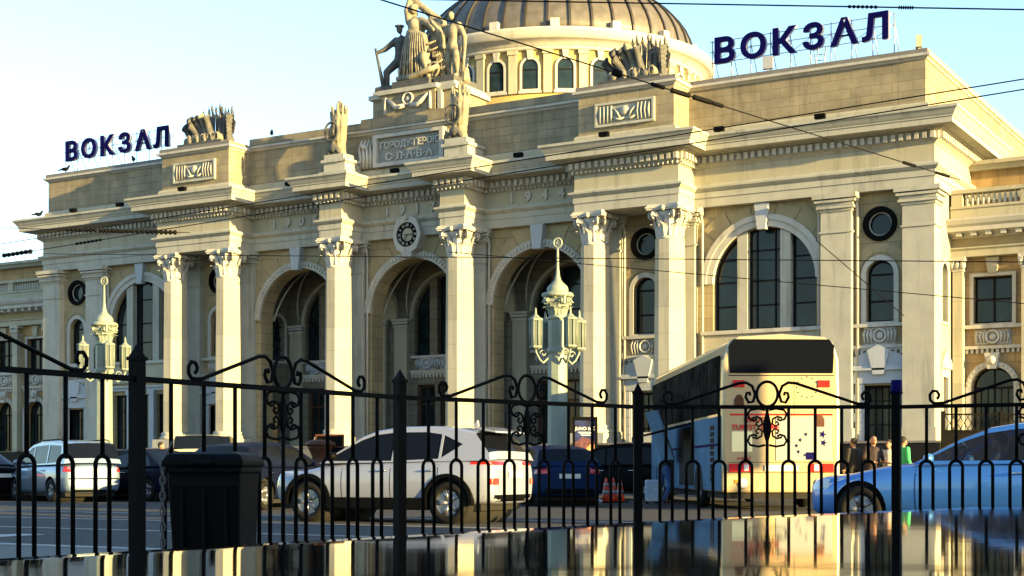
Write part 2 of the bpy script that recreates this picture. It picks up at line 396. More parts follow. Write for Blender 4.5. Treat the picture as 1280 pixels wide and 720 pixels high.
for s in (1, -1):
    c = 16.65*s
    big_window(c, 2.13, 6.47, 8.35, .78, 'trim')
    for cc in (21.3*s, 11.52*s):
        o = arch_poly(cc, .52, 6.51, 8.3); window(o, .72, [(cc-.5, cc+.5, 7.26, 7.33), (cc-.5, cc+.5, 8.27, 8.34)], name='small_arched_window')
        cr = MB(); q = circ_poly(cc, 10.2, .62); cr.ring(circ_poly(cc, 10.2, .66), circ_poly(cc, 10.2, .46), XZ, .42, .55)
        cr.ring(circ_poly(cc, 10.2, .46), circ_poly(cc, 10.2, .40), XZ, .62, .76)
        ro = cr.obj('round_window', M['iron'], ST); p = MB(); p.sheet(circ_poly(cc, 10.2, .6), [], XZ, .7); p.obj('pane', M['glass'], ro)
        p = MB(); p.ring(circ_poly(cc, 10.2, .45), circ_poly(cc, 10.2, .405), XZ, .57, .6); p.obj('round_bead', M['trim'], ro)
        # door
        d = MB(); d.ring(rect(cc-.6, cc+.6, 1.99, 4.09), rect(cc-.5, cc+.5, 2.0, 4.0), XZ, .7, .8)
        for x in (-.25, 0, .25): d.box(cc+x-.015, cc+x+.015, .74, .78, 2, 4.0)
        for z in (2.6, 3.3, 3.5): d.box(cc-.5, cc+.5, .735, .77, z, z+.04)
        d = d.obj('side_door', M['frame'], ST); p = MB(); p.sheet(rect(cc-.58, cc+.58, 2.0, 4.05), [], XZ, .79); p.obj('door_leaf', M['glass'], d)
        # door surround: quoins, lintel, cornice, stepped pediment
        d = MB(); w = .98
        for i in range(6):
            for q in (-1, 1):
                xx = sorted((cc+q*.66, cc+q*(w if i % 2 == 0 else w-.06))); d.box(xx[0], xx[1], .34, .5, 2.0+i*.36, 2.34+i*.36)
        d.box(cc-w, cc+w, .33, .5, 4.17, 4.66); d.box(cc-w-.1, cc+w+.1, .2, .5, 4.66, 4.74); d.box(cc-w-.06, cc+w+.06, .25, .5, 4.74, 4.84)
        d.prism([(cc-w, 4.84), (cc-w, 5.18), (cc-.1, 5.5), (cc+.1, 5.5), (cc+w, 5.18), (cc+w, 4.84)], XZ, .33, .5)
        d.prism([(cc-.2, 4.5), (cc-.42, 5.42), (cc, 5.62), (cc+.42, 5.42), (cc+.2, 4.5)], XZ, .2, .5)
        d.box(cc-.66, cc-.6, .36, .72, 1.99, 4.15); d.box(cc+.6, cc+.66, .36, .72, 1.99, 4.15)
        d.obj('door_surround', M['bluewhite'], ST)
    # white surrounds
    d = MB(); d.band(arch_poly(c, 2.62, 8.35, 8.35, 24)[1:-1], arch_poly(c, 2.4, 8.35, 8.35, 24)[1:-1], XZ, .34, .5)
    d.band(arch_poly(c, 2.4, 8.35, 8.35, 24)[1:-1], arch_poly(c, 2.14, 8.35, 8.35, 24)[1:-1], XZ, .4, .62)
    d.obj('arch_moulding', M['white'], ST)
    d = MB(); d.prism([(c-.17, 10.35), (c-.3, 11.38), (c+.3, 11.38), (c+.17, 10.35)], XZ, .2, .5); d.obj('keystone', M['bluewhite'], ST)
    d = MB(); d.box(c-2.6, c+2.6, .28, .5, 6.3, 6.45); d.obj('window_sill', M['white'], ST)
    d = MB(); d.box(c-2.5, c+2.5, .4, .5, 5.35, 6.3); d.obj('apron_panel', M['frieze'], ST)
    d = MB(); d.box(c-2.6, c+2.6, .26, .5, 5.1, 5.2); d.box(c-2.5, c+2.5, .36, .5, 4.95, 5.1)
    for q in (-2.25, -.75, .75, 2.25): d.box(c+q-.17, c+q+.17, .3, .5, 2.0, 4.95)
    for q in (-2.25, -.75, .75, 2.25): d.box(c+q-.22, c+q+.22, .25, .5, 4.75, 4.94)
    d.obj('lower_window_piers', M['bluewhite'], ST)
    for q in (-1.475, 0, 1.475):
        a, b = c+q-.52, c+q+.52
        window(rect(a, b, 2.0, 4.74), .7, [(a, b, z, z+.05) for z in (2.9, 3.9)] + [(c+q-.02, c+q+.02, 2, 4.7)], name='tall_window')
    for cc in (21.3*s, 11.52*s):
        d = MB(); d.ring(arch_poly(cc, .72, 6.42, 8.3), arch_poly(cc, .53, 6.5, 8.3), XZ, .42, .52); d.obj('window_surround', M['white'], ST)
        d = MB(); d.box(cc-1.0, cc+1.0, .3, .5, 6.3, 6.43); d.obj('window_sill', M['white'], ST)
# relief panels and dentilled string course
def relief(cx, z, y, w=.62, h=.36):
    d = MB(); d.box(cx-w, cx+w, y-.03, y, z-h, z+h)
    d.tube([(cx+.24*math.cos(a*PI/8), y-.09, z+.24*math.sin(a*PI/8)) for a in range(16)], .055, 6, closed=True)
    d.sphere((cx, y-.05, z), .15, 10, (1, .5, 1))
    for s in (-1, 1):
        for k in range(3):
            x = cx + s*(.3+.13*k); d.tube([(x-.03*s, y-.06, z+h-.05), (x+.05*s, y-.1, z+.05), (x, y-.07, z-h+.06)], [.03, .06, .035], 6)
        d.tube([(cx+s*.1, y-.06, z+h-.06), (cx+s*.35, y-.1, z+h-.12), (cx+s*w, y-.06, z+h-.03)], .035, 5)
    return d
for s in (1, -1):
    for cc in (21.3*s, 11.52*s): relief(cc, 5.98, .5).obj('wreath_relief', M['white'], ST)
def string(x0, x1, y):
    mb = MB()
    mb.box(x0, x1, y-.16, y, 5.5, 5.62); mb.box(x0, x1, y-.1, y, 5.42, 5.5)
    n = int((x1-x0)/.2)
    for i in range(n): x = x0 + (i+.25)*(x1-x0)/n; mb.box(x, x+.1, y-.12, y, 5.27, 5.42)
    part(mb, 'string_course', 'white')
for s in (1, -1):
    for a, b in ((20.3, 22.25), (10.5, 12.6)): string(*sorted((a*s, b*s)), .5)
for c in (-6.55, 0, 6.55): string(c-2.1, c+2.1, 3.4)
for c in (-6.55, 0, 6.55):
    big_window(c, 1.93, 6.32, 8.1, 3.6, 'loggia')
    d = MB(); d.box(c-2.1, c+2.1, 3.25, 3.4, 6.2, 6.32); d.obj('window_sill', M['white'], ST)
    for q in (-1.2, 0, 1.2): relief(c+q, 5.95, 3.4, .48, .3).obj('wreath_relief', M['bluewhite'], ST)
    for q in (-1.3, 0, 1.3):
        a, b = c+q-.49, c+q+.49
        dr = window(rect(a, b, 2.0, 4.94), 3.6, [(a, b, 4.0, 4.08), (c+q-.02, c+q+.02, 2, 4.9)], name='entrance_door', fm='wood', fw=.1)
for s in (1, -1):
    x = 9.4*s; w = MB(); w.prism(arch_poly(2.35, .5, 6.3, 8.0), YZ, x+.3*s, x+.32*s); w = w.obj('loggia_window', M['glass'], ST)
    f = MB(); f.ring(arch_poly(2.35, .64, 6.2, 8.0), arch_poly(2.35, .5, 6.3, 8.0), YZ, x, x-.06*s)
    f.obj('window_surround', M['white'], w)
    f = MB()
    for z in (6.9, 7.4, 8.0): f.box(*sorted((x+.2*s, x+.29*s)), 1.86, 2.84, z-.03, z+.03)
    f.obj('glazing_bars', M['frame'], w)
# arcade mouldings + keystones
for c in (-6.55, 0, 6.55):
    d = MB(); d.band(arch_poly(c, 2.68, 8.1, 8.1, 28)[1:-1], arch_poly(c, 2.36, 8.1, 8.1, 28)[1:-1], XZ, .36, .5)
    for i in range(44):
        a = PI*(i+.5)/44; p = (c-2.53*math.cos(a), .33, 8.1+2.53*math.sin(a)); d.bxm(T(*p) @ Ry(a), .17, .06, .1)
    d.obj('arch_moulding', M['white'], ST)
    if c: d = MB(); d.prism([(c-.2, 10.35), (c-.32, 11.38), (c+.32, 11.38), (c+.2, 10.35)], XZ, .12, .5); d.obj('keystone', M['bluewhite'], ST)

# pilasters
def pilaster(x0, x1, y0, y1, z0=1.98, side=0, zb=9.95):
    d = MB(); d.box(x0, x1, y0, y1, z0, 10.75); d.box(x0-.06, x1+.06, y0-.06, y1, z0, z0+.5)
    p = d.obj('pilaster', M['trim'], ST)
    d = MB(); d.box(x0-.05, x1+.05, y0-.05, y1, 9.93, 10.0); d.obj('astragal', M['trim'], p); d = MB()
    for z, o in ((10.75, .05), (10.85, .14), (10.97, .1), (11.08, .2), (11.22, .26)): d.box(x0-o, x1+o, y0-o, y1, z, z+.1 if z < 11.2 else 11.4)
    d.obj('pilaster_capital', M['trim'], p)
for s in (1, -1):
    pilaster(*sorted((19.1*s, 20.3*s)), .1, .5); pilaster(*sorted((22.25*s, 23.45*s)), .1, 1.05)
    for c in (3.27*s, 9.85*s, 13.2*s): pilaster(c-.62, c+.62, .22, .5)

# columns
def capital(h=1.35, r=.5):
    d = MB()
    d.lathe([(r*1.12, 0), (r*1.16, .05), (r*1.1, .1), (r*.98, .12), (r*.98, .6), (r*1.05, .9), (r*1.25, 1.1)], n=16)
    for row, (z0, hh, off, rr) in enumerate(((.1, .5, 0, 1.0), (.12, .82, PI/8, 1.02))):
        for k in range(8):
            a = off + k*PI/4; ca, sa = math.cos(a), math.sin(a); W = .19
            prof = [(0, r*rr, W*.8), (.35, r*rr+.04, W), (.7, r*rr+.08, W*.95), (.92, r*rr+.17, W*.75), (1.0, r*rr+.25, W*.45), (.93, r*rr+.29, W*.2)]
            vs = []
            for t, q, w in prof:
                for e in (-1, -.5, 0, .5, 1):
                    x = q + (.05 if e == 0 else (0 if abs(e) < 1 else -.03)); y = e*w
                    vs.append((x*ca - y*sa, x*sa + y*ca, z0+t*hh))
            d.add(vs, [(i*5+j, i*5+j+1, i*5+j+6, i*5+j+5) for i in range(5) for j in range(4)])
    for k in range(4):
        a = PI/4 + k*PI/2
        for sgn in (-1, 1):
            pts = []
            for q, w in spiral(0, 0, .17, .03, -PI/2, 2.6*PI, 18): pts.append((q, w))
            Mx = Rz(a+sgn*.16)
            d.tube([Mx @ Vector((r*1.42+q, sgn*.03, .97+w)) for q, w in pts], .045, 5)
        for sgn in (-1, 1):
            d.tube([Rz(a+sgn*.55) @ Vector((r*1.12, 0, .6)), Rz(a+sgn*.45) @ Vector((r*1.15, 0, .85)), Rz(a+sgn*.22) @ Vector((r*1.4, 0, 1.12))], .05, 5)
    ab = []
    for k in range(4):
        a = PI/4 + k*PI/2; R = r*2.02
        for i in range(9):
            t = i/8; p0 = Vector((R*math.cos(a+.05), R*math.sin(a+.05))); p1 = Vector((R*math.cos(a+PI/2-.05), R*math.sin(a+PI/2-.05)))
            p = p0.lerp(p1, t); p *= 1-.10*math.sin(PI*t); ab.append((p.x, p.y))
    d.prism(ab, XY, 1.13, 1.2); d.prism([(x*1.05, y*1.05) for x, y in ab], XY, 1.2, 1.27); d.prism([(x*.98, y*.98) for x, y in ab], XY, 1.27, h)
    for k in range(4):
        a = k*PI/2; d.sphere((r*1.34*math.cos(a), r*1.34*math.sin(a), 1.2), .12, 8)
    return d
capm = capital().mesh('capital', M['white'])
sh = MB(); R = .625
sh.lathe([(R, 2.75), (R, 3.0), (R*.995, 5.5), (R*.94, 9.9), (R*.94, 10.05)], n=8, smooth=False, ph=PI/8)
shm = sh.mesh('column', M['column'])
ba = MB(); ba.box(-.78, .78, -.78, .78, 1.98, 2.4)
ba.lathe([(.74, 2.4), (.78, 2.46), (.74, 2.54), (.68, 2.56), (.68, 2.6), (.71, 2.66), (.66, 2.75)], n=24)
bam = ba.mesh('column_base', M['trim'])
for x in COLX:
    c = bpy.data.objects.new('column', shm); COL.objects.link(c); c.parent = ST; c.location = (x, -.8, 0)
    k = bpy.data.objects.new('capital', capm); COL.objects.link(k); k.parent = c; k.location = (0, 0, 10.05)
    k = bpy.data.objects.new('column_base', bam); COL.objects.link(k); k.parent = c

# entablature
OUT = [(-23.45, 6), (-23.45, .1), (-13.85, .1), (-13.85, -1.4), (-9.2, -1.4), (-9.2, .2), (-3.9, .2), (-3.9, -1.4), (-2.64, -1.4), (-2.64, .2),
       (2.64, .2), (2.64, -1.4), (3.9, -1.4), (3.9, .2), (9.2, .2), (9.2, -1.4), (13.85, -1.4), (13.85, .1), (23.45, .1), (23.45, 8)]
mb = MB()
mb.sweep(OUT, [(-.6, 11.4), (0, 11.4), (0, 11.75), (.04, 11.76), (.04, 12.0), (.09, 12.02), (.2, 12.12), (.2, 12.2), (.02, 12.24), (.0, 12.3), (0, 12.32), (-.6, 12.32)])
for a, b in ((-13.85, -9.2), (-3.9, -2.64), (2.64, 3.9), (9.2, 13.85)): mb.box(a+.02, b-.02, -1.38, .6, 11.402, 11.7)
part(mb, 'architrave', 'trim')
mb = MB(); mb.sweep(OUT, [(-.6, 12.321), (-.005, 12.321), (-.005, 12.95), (-.6, 12.95)]); part(mb, 'frieze', 'frieze')
mb = MB()
mb.sweep(OUT, [(-.6, 12.951), (.03, 12.951), (.06, 13.0), (.16, 13.06), (.2, 13.08), (.2, 13.36), (.42, 13.42), (.42, 13.45), (.86, 13.46), (.86, 13.66), (.9, 13.68), (.9, 13.72), (.95, 13.78), (1.04, 13.92), (1.1, 13.96), (1.1, 14.06), (-.6, 14.14)])
part(mb, 'cornice', 'trim')
def along(path, step, fn, inset=.18):
    for i in range(len(path)-1):
        a = Vector(path[i]); b = Vector(path[i+1]); d = (b-a); L = d.length; d /= L; nrm = Vector((d.y, -d.x))
        if L < .3: continue
        n = max(1, int((L)/step)); 
        for k in range(n+1):
            p = a + d*(L*k/n if n else 0); fn(p, d, nrm)
mb = MB()
def dent(p, d, n):
    c = p + n*.27; a = math.atan2(d.y, d.x); mb.bxm(T(c.x, c.y, 13.22) @ Rz(a), .15, .16, .24)
along(OUT, .29, dent); part(mb, 'dentils', 'white', kind='stuff')
mb = MB()
def egg(p, d, n):
    c = p + n*.15; mb.sphere((c.x, c.y, 12.98), .06, 6, (1, 1, 1.2))
along(OUT[2:18], .2, egg); part(mb, 'egg_moulding', 'white', kind='stuff')

# attic
AT = [(-23.1, 40), (-23.1, .15), (-13.6, .15), (-13.6, -1.3), (-9.35, -1.3), (-9.35, .2)]
ATR = [(-x, y) for x, y in reversed(AT)]; ATC = [(-9.35, .2), (9.35, .2)]
mb = MB()
for P_ in (AT, ATR): mb.sweep(P_, [(-.5, 14.1), (0, 14.1), (0, 16.1), (-.5, 16.1)])
mb.sweep(ATC, [(-.5, 14.1), (0, 14.1), (0, 16.2), (-.5, 16.2)])
part(mb, 'attic_wall', 'attic')
mb = MB()
for P_ in (AT, ATR): mb.sweep(P_, [(0, 14.1), (.14, 14.1), (.14, 14.42), (.08, 14.5), (0, 14.5)])
mb.sweep([(-9.3, .2), (9.3, .2)], [(0, 14.1), (.14, 14.1), (.14, 14.5), (.08, 14.58), (0, 14.58)])
part(mb, 'attic_base', 'frieze')
mb = MB()
for P_ in (AT, ATR): mb.sweep(P_, [(-.5, 16.1), (.04, 16.1), (.1, 16.16), (.2, 16.2), (.2, 16.3), (-.5, 16.32)])
mb.sweep(ATC, [(-.5, 16.2), (.04, 16.2), (.1, 16.28), (.2, 16.32), (.2, 16.4), (-.5, 16.42)])
part(mb, 'attic_cornice', 'white')
mb = MB()
for P_ in (AT, ATR): mb.sweep(P_, [(-.5, 16.32), (.1, 16.32), (.1, 16.48), (-.5, 16.5)])
part(mb, 'attic_coping', 'kerb')
mb = MB(); mb.sweep(ATC, [(-.5, 16.42), (.03, 16.42), (.03, 16.8), (-.5, 16.82)]); mb.box(-2.6, 2.6, .0, .2, 16.43, 16.9); part(mb, 'central_parapet', 'attic')
mb = MB(); mb.box(-23, -9.4, .3, 38, 15.9, 16.0); mb.box(9.4, 23, .3, 38, 15.9, 16.0); mb.box(-9.4, 9.4, .3, 38, 16.0, 16.1)
part(mb, 'roof', 'roofm')
mb = MB(); mb.box(-23.2, 23.2, 37, 37.4, 2, 16.3); part(mb, 'rear_wall', 'wall')
# pedestals under single sculptures
for c in (-3.27, 3.27):
    mb = MB(); mb.box(c-.78, c+.78, -1.25, .35, 14.1, 14.42); mb.box(c-.6, c+.6, -1.1, .3, 14.42, 14.85); mb.box(c-.7, c+.7, -1.2, .32, 14.85, 14.98)
    part(mb, 'sculpture_pedestal', 'trim')
# pedestal relief plaques
for s in (1, -1):
    c = 11.47*s; d = MB(); d.ring(rect(c-1.32, c+1.32, 14.75, 15.72), rect(c-1.22, c+1.22, 14.85, 15.62), XZ, -1.42, -1.29)
    d.box(c-1.22, c+1.22, -1.33, -1.29, 14.85, 15.62)
    for k in (-1.1, -.93, -.76, -.6, .6, .76, .93, 1.1): d.tube([(c+k, -1.36, 14.9), (c+k*.97, -1.4, 15.25), (c+k, -1.36, 15.57)], [.05, .06, .04], 6)
    d.sphere((c, -1.38, 15.32), .2, 12, (1, .4, 1))
    for q in (-1, 1): d.tube([(c+q*.55, -1.37, 15.1), (c+q*.3, -1.4, 14.98), (c, -1.38, 15.02)], [.04, .06, .04], 6); d.tube([(c+q*.5, -1.37, 15.45), (c+q*.3, -1.4, 15.25), (c+q*.2, -1.38, 15.05)], [.03, .06, .04], 6)
    d.obj('plaque', M['trim'], ST)
# central tablet
d = MB(); d.ring(rect(-1.85, 1.95, 14.62, 16.08), rect(-1.65, 1.75, 14.8, 15.92), XZ, -.12, .22); tb = d.obj('inscription_tablet', M['white'], ST); d = MB(); d.box(-1.64, 1.74, .05, .22, 14.81, 15.91); d.obj('tablet_field', mat('tablet_grey', (.20, .205, .185), .8), tb)
text_mesh('inscription', 'ГОРОДУ-ГЕРОЮ', .42, M['white'], tb, T(.1, .03, 15.43) @ Rx(PI/2), .05, .012, sx=.97)
text_mesh('inscription', 'С·Л·А·В·А', .44, M['white'], tb, T(.05, .03, 14.9) @ Rx(PI/2), .05, .012, sx=1.3)
for s in (-1, 1):
    d = MB()
    for k in range(4): x = s*(2.15+.2*k)+.05; d.tube([(x, .08, 14.66), (x-s*.1, 0, 15.1), (x+s*.02, .05, 15.6), (x-s*.12, .08, 15.95)], [.09, .1, .07, .05], 6)
    d.sphere((s*2.45, .0, 15.65), .14, 10); d.obj('flag_relief', M['white'], ST)
for s, txt in ((-6.55, '1905'), (0, '1917'), (6.55, '1944')):
    for i, ch in enumerate(txt): text_mesh('date_numeral', ch, .55, M['white'], ST, T(s+(i-1.5)*.82, .19, 12.42) @ Rx(PI/2), .08, .025)
# clock
d = MB(); ov = [(.0+.72*math.cos(a*PI/16)*(1+.06*(a % 4 == 0)), 11.45+.86*math.sin(a*PI/16)*(1+.06*(a % 4 == 0))) for a in range(32)]
d.ring(ov, circ_poly(0, 11.45, .56, 32), XZ, -.12, .5); d.box(-.25, .25, -.1, .45, 10.45, 10.66); d.sphere((0, -.1, 12.2), .14, 8)
ck = d.obj('clock', M['white'], ST)
d = MB(); d.ring(circ_poly(0, 11.45, .58, 32), circ_poly(0, 11.45, .30, 32), XZ, -.05, .02); d.obj('clock_ring', M['iron'], ck)
d = MB(); d.sheet(circ_poly(0, 11.45, .31, 24), [], XZ, -.02); d.obj('clock_centre', M['frieze'], ck)
for i, nme in enumerate(('XII', 'I', 'II', 'III', 'IV', 'V', 'VI', 'VII', 'VIII', 'IX', 'X', 'XI')):
    a = -i*PI/6; text_mesh('clock_numeral', nme, .17, M['white'], ck, T(0, -.06, 11.45) @ Rx(PI/2) @ Rz(a) @ T(0, .37, 0), .006, .004, sx=.8)
d = MB(); d.bxm(T(-.07, -.075, 11.32) @ Ry(math.radians(205)), .035, .012, .3); d.bxm(T(.06, -.085, 11.45) @ Ry(PI/2), .03, .012, .5); d.obj('clock_hands', M['frame'], ck)
# downspouts
for x, y in ((20.47, .36), (14.1, .36), (10.62, .36), (-4.05, .36), (4.05, .36), (-10.5, .36), (-18.95, .36), (18.95, .36), (-2.5, .36), (-14.1, .36)):
    d = MB(); d.tube([(x, y-.16, 11.2), (x, y-.1, 11.0), (x, y, 10.7), (x, y, 2.0)], .055, 8); d.lathe([(.12, 0), (.1, .2), (.16, .3)], (x, y-.16, 11.1), 10); d.obj('downspout', M['white'], ST)
# small floodlights standing on the cornice
for x, y in ((-20.5, -.6), (-17.2, -.6), (-11.6, -2.1), (-6.4, -.5), (-.4, -.5), (6.0, -.5), (10.9, -2.1), (15.2, -.6), (19.3, -.6)):
    d = MB(); d.box(x-.2, x+.2, y-.05, y+.15, 14.2, 14.38); d.box(x-.03, x+.03, y, y+.08, 14.05, 14.2); d.obj('floodlight', M['iron'], ST)

# dome
DX, DYc = 0.0, 13.7
dm = MB(); prof = [(7.3*math.cos(PI/2*i/14), 22.0+4.35*math.sin(PI/2*i/14)) for i in range(15)]; prof[-1] = (.35, 26.34)
dm.lathe(prof, (DX, DYc, 0), 84); dome = part(dm, 'dome', 'dome')
rib = MB()
for k in (0,):
    a = 0; ca, sa = math.cos(a), math.sin(a); vs = []
    for r, z in prof[:-1]:
        n = Vector((r/7.3**2, (z-22)/4.35**2)).normalized(); w = .055
        for e, h in ((-w, 0), (-w, .09), (w, .09), (w, 0)):
            rr = r + n.x*h; zz = z + n.y*h; vs.append((rr*ca - e*sa, rr*sa + e*ca, zz))
    m_ = len(prof)-1
    rib.add(vs, [(i*4+q, i*4+q+1, i*4+q+5, i*4+q+4) for i in range(m_-1) for q in range(3)])
ribm = rib.mesh('dome_rib', M['rib'])
for k in range(42):
    o = bpy.data.objects.new('dome_rib', ribm); COL.objects.link(o); o.parent = dome; o.location = (DX, DYc, 0); o.rotation_euler = (0, 0, 2*PI*(k+.5)/42)
d = MB(); d.lathe([(.35, 26.3), (.5, 26.4), (.45, 27.1), (.6, 27.2), (.2, 27.6), (.05, 28.4)], (DX, DYc, 0), 20); d.obj('dome_lantern', M['white'], dome)
d = MB(); d.lathe([(7.7, 21.1), (7.75, 21.15), (7.8, 21.25), (8.1, 21.35), (8.25, 21.4), (8.25, 21.62), (8.32, 21.7), (8.32, 21.85), (7.5, 22.0), (7.3, 22.1)], (DX, DYc, 0), 84); d.obj('drum_cornice', M['white'], ST)
d = MB(); d.lathe([(7.62, 20.95), (7.7, 21.0), (7.7, 21.12), (7.6, 21.1)], (DX, DYc, 0), 84); d.obj('drum_string', M['white'], ST)
d = MB(); d.lathe([(7.5, 16.05), (7.5, 21.2)], (DX, DYc, 0), 112); d.obj('drum_wall', M['drum'], ST)
pm = MB(); NW = 28; wm = MB(); gm = MB()
def cyl(a0, r): return lambda u, z, q: ((r+q)*math.cos(a0+u/r), (r+q)*math.sin(a0+u/r), z)
wf = MB(); wf.ring(arch_poly(0, .5, 19.0, 20.15, 10), arch_poly(0, .39, 19.1, 20.15, 10), lambda a, b, q: (7.5+q, a, b), -.02, .09)
wf.prism([(-.1, 20.5), (-.16, 20.95), (.16, 20.95), (.1, 20.5)], lambda a, b, q: (7.5+q, a, b), -.02, .14); wf.box(7.4, 7.62, -.55, .55, 18.9, 19.02)
wfm = wf.mesh('drum_window', M['white'])
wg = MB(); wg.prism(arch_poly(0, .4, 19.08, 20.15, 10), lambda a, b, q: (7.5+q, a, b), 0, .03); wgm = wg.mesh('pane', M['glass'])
wb = MB(); wb.ring(arch_poly(0, .4, 19.08, 20.15, 10), arch_poly(0, .35, 19.13, 20.15, 10), lambda a, b, q: (7.5+q, a, b), .025, .055); wb.box(7.52, 7.56, -.36, .36, 20.0, 20.06); wbm = wb.mesh('window_bars', M['frame'])
wp = MB(); wp.box(7.42, 7.64, -.2, .2, 18.9, 20.75); wp.box(7.42, 7.7, -.25, .25, 20.75, 20.95); wpm = wp.mesh('drum_pilaster', M['frieze'])
for k in range(NW):
    a = -PI/2 + .118 + 2*PI*(k-.0)/NW
    aa = (a + PI/2 + PI) % (2*PI) - PI
    if abs(aa-.4) > 1.75: continue
    o = bpy.data.objects.new('drum_window', wfm); COL.objects.link(o); o.parent = ST; o.location = (DX, DYc, 0); o.rotation_euler = (0, 0, a)
    for nm, me in (('pane', wgm), ('window_bars', wbm)): q = bpy.data.objects.new(nm, me); COL.objects.link(q); q.parent = o
    o = bpy.data.objects.new('drum_pilaster', wpm); COL.objects.link(o); o.parent = ST; o.location = (DX, DYc, 0); o.rotation_euler = (0, 0, a+PI/NW)
for k in range(14):
    a = -PI/2 + .4 - 1.3 + .2*k; d = MB(); d.bxm(T(DX+7.45*math.cos(a), DYc+7.45*math.sin(a), 22.25) @ Rz(a), .35, .42, .4)
    if k % 2: d.obj('roof_vent', M['white'], dome)

# statue pedestal above the centre
d = MB(); d.box(-2.1, 2.35, .25, 2.9, 16.8, 17.75); d.box(-1.45, 1.45, .02, .3, 16.8, 17.85); d.obj('statue_pedestal', M['attic'], ST)
d = MB(); d.box(-2.25, 2.5, .1, 3.0, 17.75, 17.95); d.box(-1.6, 1.6, -.12, .3, 17.85, 18.05); d.box(-2.1, 2.35, .2, 2.9, 17.95, 18.12); d.box(1.55, 1.75, .05, .25, 16.8, 17.75); d.obj('statue_pedestal_cap', M['trim'], ST)
d = MB()
d.tube([(0+.26*math.cos(a*PI/8), -.02, 17.55+.26*math.sin(a*PI/8)) for a in range(16)], .06, 6, closed=True); d.sphere((0, 0, 17.55), .13, 8, (1, .5, 1))
for s in (-1, 1):
    d.tube([(s*.15, -.02, 17.25), (s*.6, -.05, 17.2), (s*1.1, -.02, 17.65)], [.1, .13, .06], 8); d.tube([(s*1.2, -.02, 17.72), (s*1.22, -.04, 17.3), (s*1.2, -.02, 16.95)], [.05, .07, .09], 8)
d.obj('festoon', M['white'], ST)

